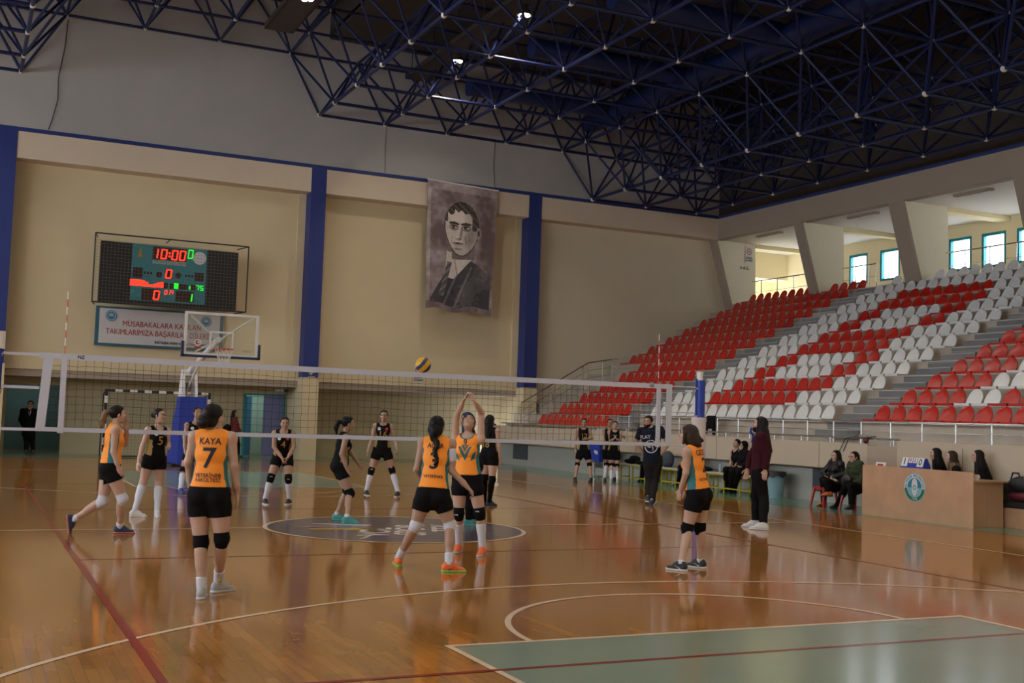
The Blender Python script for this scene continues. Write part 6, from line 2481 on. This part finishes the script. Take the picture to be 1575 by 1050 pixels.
person('woman in black leather jacket with fair-tipped hair seated on a red stool, orange boots', (10.45, 2.92), 236,
       dict(pelvis=(1282, 744), neck=(1287, 709), head=(1285.5, 701), eR=(1266, 726), wR=(1272.5, 734, -1), eL=(1298, 729), wL=(1279, 735, -1), kR=(1266.5, 738, -1), kL=(1270, 741, -1), aR=(1267, 772), aL=(1275.5, 757), tips='blond'),
       H=1.68, top='jacket', topcol=M_leather, hair='long', haircol='dark', shoes=SH_boot, face=(-8, -2), lift=((-.42,), None), toes=((10,), (-10,)), hdir=((.6, -.3, -.5), (-.6, -.3, -.5)), group=None, **BN)


def hand_bag(d):
    sdf_obj('bag_on_lap', [ellp(d['T'](.30, .02, .20), (d['RG'], d['F'], d['UP']), (.15, .06, .085), .02)], .011, mat('grey_lap_bag', (.045, .035, .036), .6, .3), d['root'])


person('woman in green puffer jacket and glasses seated beside the scorers table, legs crossed', (10.52, 2.12), 240,
       dict(pelvis=(1317, 747), neck=(1316, 711), head=(1313.5, 703), eR=(1303, 729), wR=(1305, 740, -1), eL=(1329, 731), wL=(1319, 744, -1), kR=(1302, 745, -1), kL=(1309, 748, -1), aR=(1289, 766), aL=(1310, 777), glasses=True),
       H=1.66, top='puffer', topcol=M_green, hair='longtied', haircol='black', shoes=SH_bb, face=(-14, 0), toes=((-15,), (0,)), lift=((-.42,), None), extra=hand_bag, **BN)
for lab, y, hx, hy, hc_, pr, tips in (('woman in black top with long dark hair behind the scorers table, nearest the tent scoreboard', .42, 1438.5, 698, 'black', [([('poly', [(-1, 0), (-.2, -.4), (1, .5), (-.1, .05)], .04, .05, .66, 1)], M_wht, False)], None),
                                      ('woman in black top with brown-blond hair in the middle behind the scorers table', .08, 1463, 702.5, 'brown', [], 'blond'),
                                      ('woman in black top with long brown hair at the right end behind the scorers table', -.52, 1503.5, 701.5, 'dark', [], None)):
    x = 11.05
    px_, py_, _d = pix((x, y, .52))
    person(lab, (x, y), 262,
           dict(pelvis=(hx + 13, 762), neck=(hx + 5, hy + 15), head=(hx, hy), eR=(hx - 8, 737), wR=(hx - 16, 735), eL=(hx + 12, 741), wL=(hx - 4, 737), kR=(hx - 10, 764), kL=(hx - 2, 766), aR=(hx - 14, 796), aL=(hx - 6, 799), tips=tips),
           H=1.64, top='sweater', topcol=M_bk, hair='long', haircol=hc_, face=(-4, 0), shoes=SH_bb, prints=pr, group='officials behind the table', lift=((-.3,), (-.3,)), **BN)

# people at the far wall
M_suit = mat('dark_suit_cloth', (.004, .004, .005), .8, .2, spec=.12)


def shirt_tie(d):
    m = MB()
    T = d['T']
    m.add([Vector(T(.98, -.045, .085)), Vector(T(.98, .045, .085)), Vector(T(.84, .035, .142)), Vector(T(.66, 0, .160)), Vector(T(.84, -.035, .142))], [(0, 1, 2, 3, 4)])
    m.build('shirt_front', M_wht, d['root'])
    m = MB()
    m.add([Vector(T(.95, -.012, .112)), Vector(T(.95, .012, .112)), Vector(T(.84, .015, .148)), Vector(T(.66, 0, .166)), Vector(T(.84, -.015, .148))], [(0, 1, 2, 3, 4)])
    m.build('tie', M_letter, d['root'])


person('man in dark suit standing in the teal corridor opening at far left', (-3.82, 23.2), 180,
       dict(pelvis=(44, 660), neck=(46, 629), head=(47, 622), eR=(31, 645, 1), wR=(36, 655, 1), eL=(58, 645, 1), wL=(53, 655, 1), kR=(41, 679, 0), kL=(49.5, 679, 0), aR=(40, 696), aL=(51, 695.5)),
       H=1.78, sex='m', skin='tan', top='suit', topcol=M_suit, bottom='pants', botcol=M_suit, hair='short', haircol='black', pads=None, shoes=SH_bb, extra=shirt_tie)


def shoulder_bag(d):
    sdf_obj('shoulder_bag', [ellp(d['T'](.35, .0, -.26), (d['RG'], d['F'], d['UP']), (.10, .15, .16), .02)], .012, M_bk, d['root'])


person('woman in red jacket with a black bag walking past the blue door', (2.66, 22.5), 100,
       dict(pelvis=(361.5, 668), neck=(361, 643), head=(361.5, 636), eR=(362, 656), wR=(366, 665), eL=(366, 656), wL=(370, 664), kR=(363, 685, 0), kL=(366, 684, 0), aR=(362.5, 701), aL=(367, 700)),
       H=1.64, top='jacket', topcol=mat('red_jacket_cloth', (.16, .010, .014), .7, .1), bottom='leggings', hair='long', haircol='black', face=(20, 0), pads=None, shoes=SH_bb, extra=shoulder_bag)


def held_camera(d):
    m = MB()
    c = Vector(d['Hd'](0, .13, .0))
    fx = Vector(d['F'])
    m.ball(c, .055, 10, 8)
    m.tube(c, c + fx * .12, .035, n=10)
    o = m.build('photo_camera', M_black)
    o.location = Vector(d['root'].location)
    tag(o, 'black camera held at the face of the person by the far corner', 'camera')


person('person in dark grey jacket raising a camera by the far corner of the stand', (11.0, 22.35), 192,
       dict(pelvis=(754, 677), neck=(752, 653), head=(750, 646), eR=(747, 663, -1), wR=(747, 650, -1), eL=(760, 660, -1), wL=(753, 650, -1), kR=(752, 694, 0), kL=(757, 694, 0), aR=(751, 708), aL=(757, 708)),
       H=1.70, sex='m', top='jacket', topcol=mat('dark_grey_jacket_cloth', (.030, .034, .036), .7, .1), hair='short', haircol='black', shoes=SH_bb, extra=held_camera, **BN)

# ------------------------------------------------------------------ soft things: clothes and bags left about
def soft(name, label, cat, prims, m, loc, h=.012, group=None):
    v, f = nets(prims, h)
    o = bpy.data.objects.new(name, np_mesh(name, v, f, [m]))
    COL.objects.link(o)
    o.location = loc
    return tag(o, label, cat, group)


E3 = ((1, 0, 0), (0, 1, 0), (0, 0, 1))
soft('jacket', 'black jacket hung over the upper railing just right of the net post', 'jacket', [econe((-.03, 0, .02), (-.03, 0, -.22), (0, 1, 0), (.17, .05), (.15, .05)), cap((-.04, .15, -.02), (-.045, .17, -.36), .065, .05), cap((-.04, -.14, -.02), (-.045, -.19, -.38), .065, .05), cap((0, -.14, .03), (0, .14, .03), .05)], M_bk, (12.2, 9.42, 1.78))
soft('jacket', 'black jacket lying on the bench left of the coach', 'jacket', [ellp((0, .1, .07), E3, (.13, .30, .07), .04), ellp((0, -.1, .14), E3, (.12, .22, .10), .05), ellp((0, -.35, .05), E3, (.1, .16, .05), .04)], M_bk, (11.0, 11.35, .475))
soft('backpack', 'slate-blue backpack standing on the bench right of the coach', 'backpack', [ellp((0, 0, .20), E3, (.14, .21, .23), .04), ellp((-.10, 0, .12), E3, (.06, .15, .10), .03)], mat('slate_backpack_cloth', (.035, .045, .065), .7, .2), (11.0, 9.62, .472))
soft('clothes_heap', 'heap of black clothes on the bench right of number 2', 'clothes', [ellp((0, .2, .05), E3, (.13, .30, .07), .04), ellp((0, -.2, .05), E3, (.12, .30, .06), .05), ellp((.02, 0, .10), E3, (.08, .16, .06), .05)], M_bk, (11.0, 8.15, .475))
b_ = thing('water_bottle', 'clear water bottle on the bench beside the heap of clothes', 'bottle', (11.0, 7.32, .475))
MB().tube((0, 0, 0), (0, 0, .17), .034, n=14).tube((0, 0, .17), (0, 0, .21), .034, .013, n=14).build('body', mat('bottle_plastic', (.38, .45, .50), .15), b_, smooth=True)
MB().tube((0, 0, .21), (0, 0, .235), .015, n=10).build('cap', M_padblue, b_)
soft('sports_bag', 'black sports bag on the cushioned bench at the right edge', 'bag', [ellp((0, 0, .15), E3, (.16, .30, .15), .04), ellp((0, -.28, .19), E3, (.14, .18, .17), .05), cap((-.02, .04, .26), (-.02, .08, .35), .015, k=.01), cap((-.02, .08, .35), (-.02, .20, .35), .015, k=.01), cap((-.02, .20, .35), (-.02, .25, .22), .015, k=.01)], mat('black_bag_cloth', (.012, .012, .018), .6, .2), (11.12, -1.42, .60))
soft('sports_bag', 'dark red sports bag on the cushioned bench at the right edge', 'bag', [ellp((0, 0, .09), E3, (.17, .34, .10), .04), ellp((0, -.3, .10), E3, (.15, .2, .10), .05)], mat('crimson_bag_cloth', (.10, .006, .018), .6, .2), (11.12, -1.48, .455))
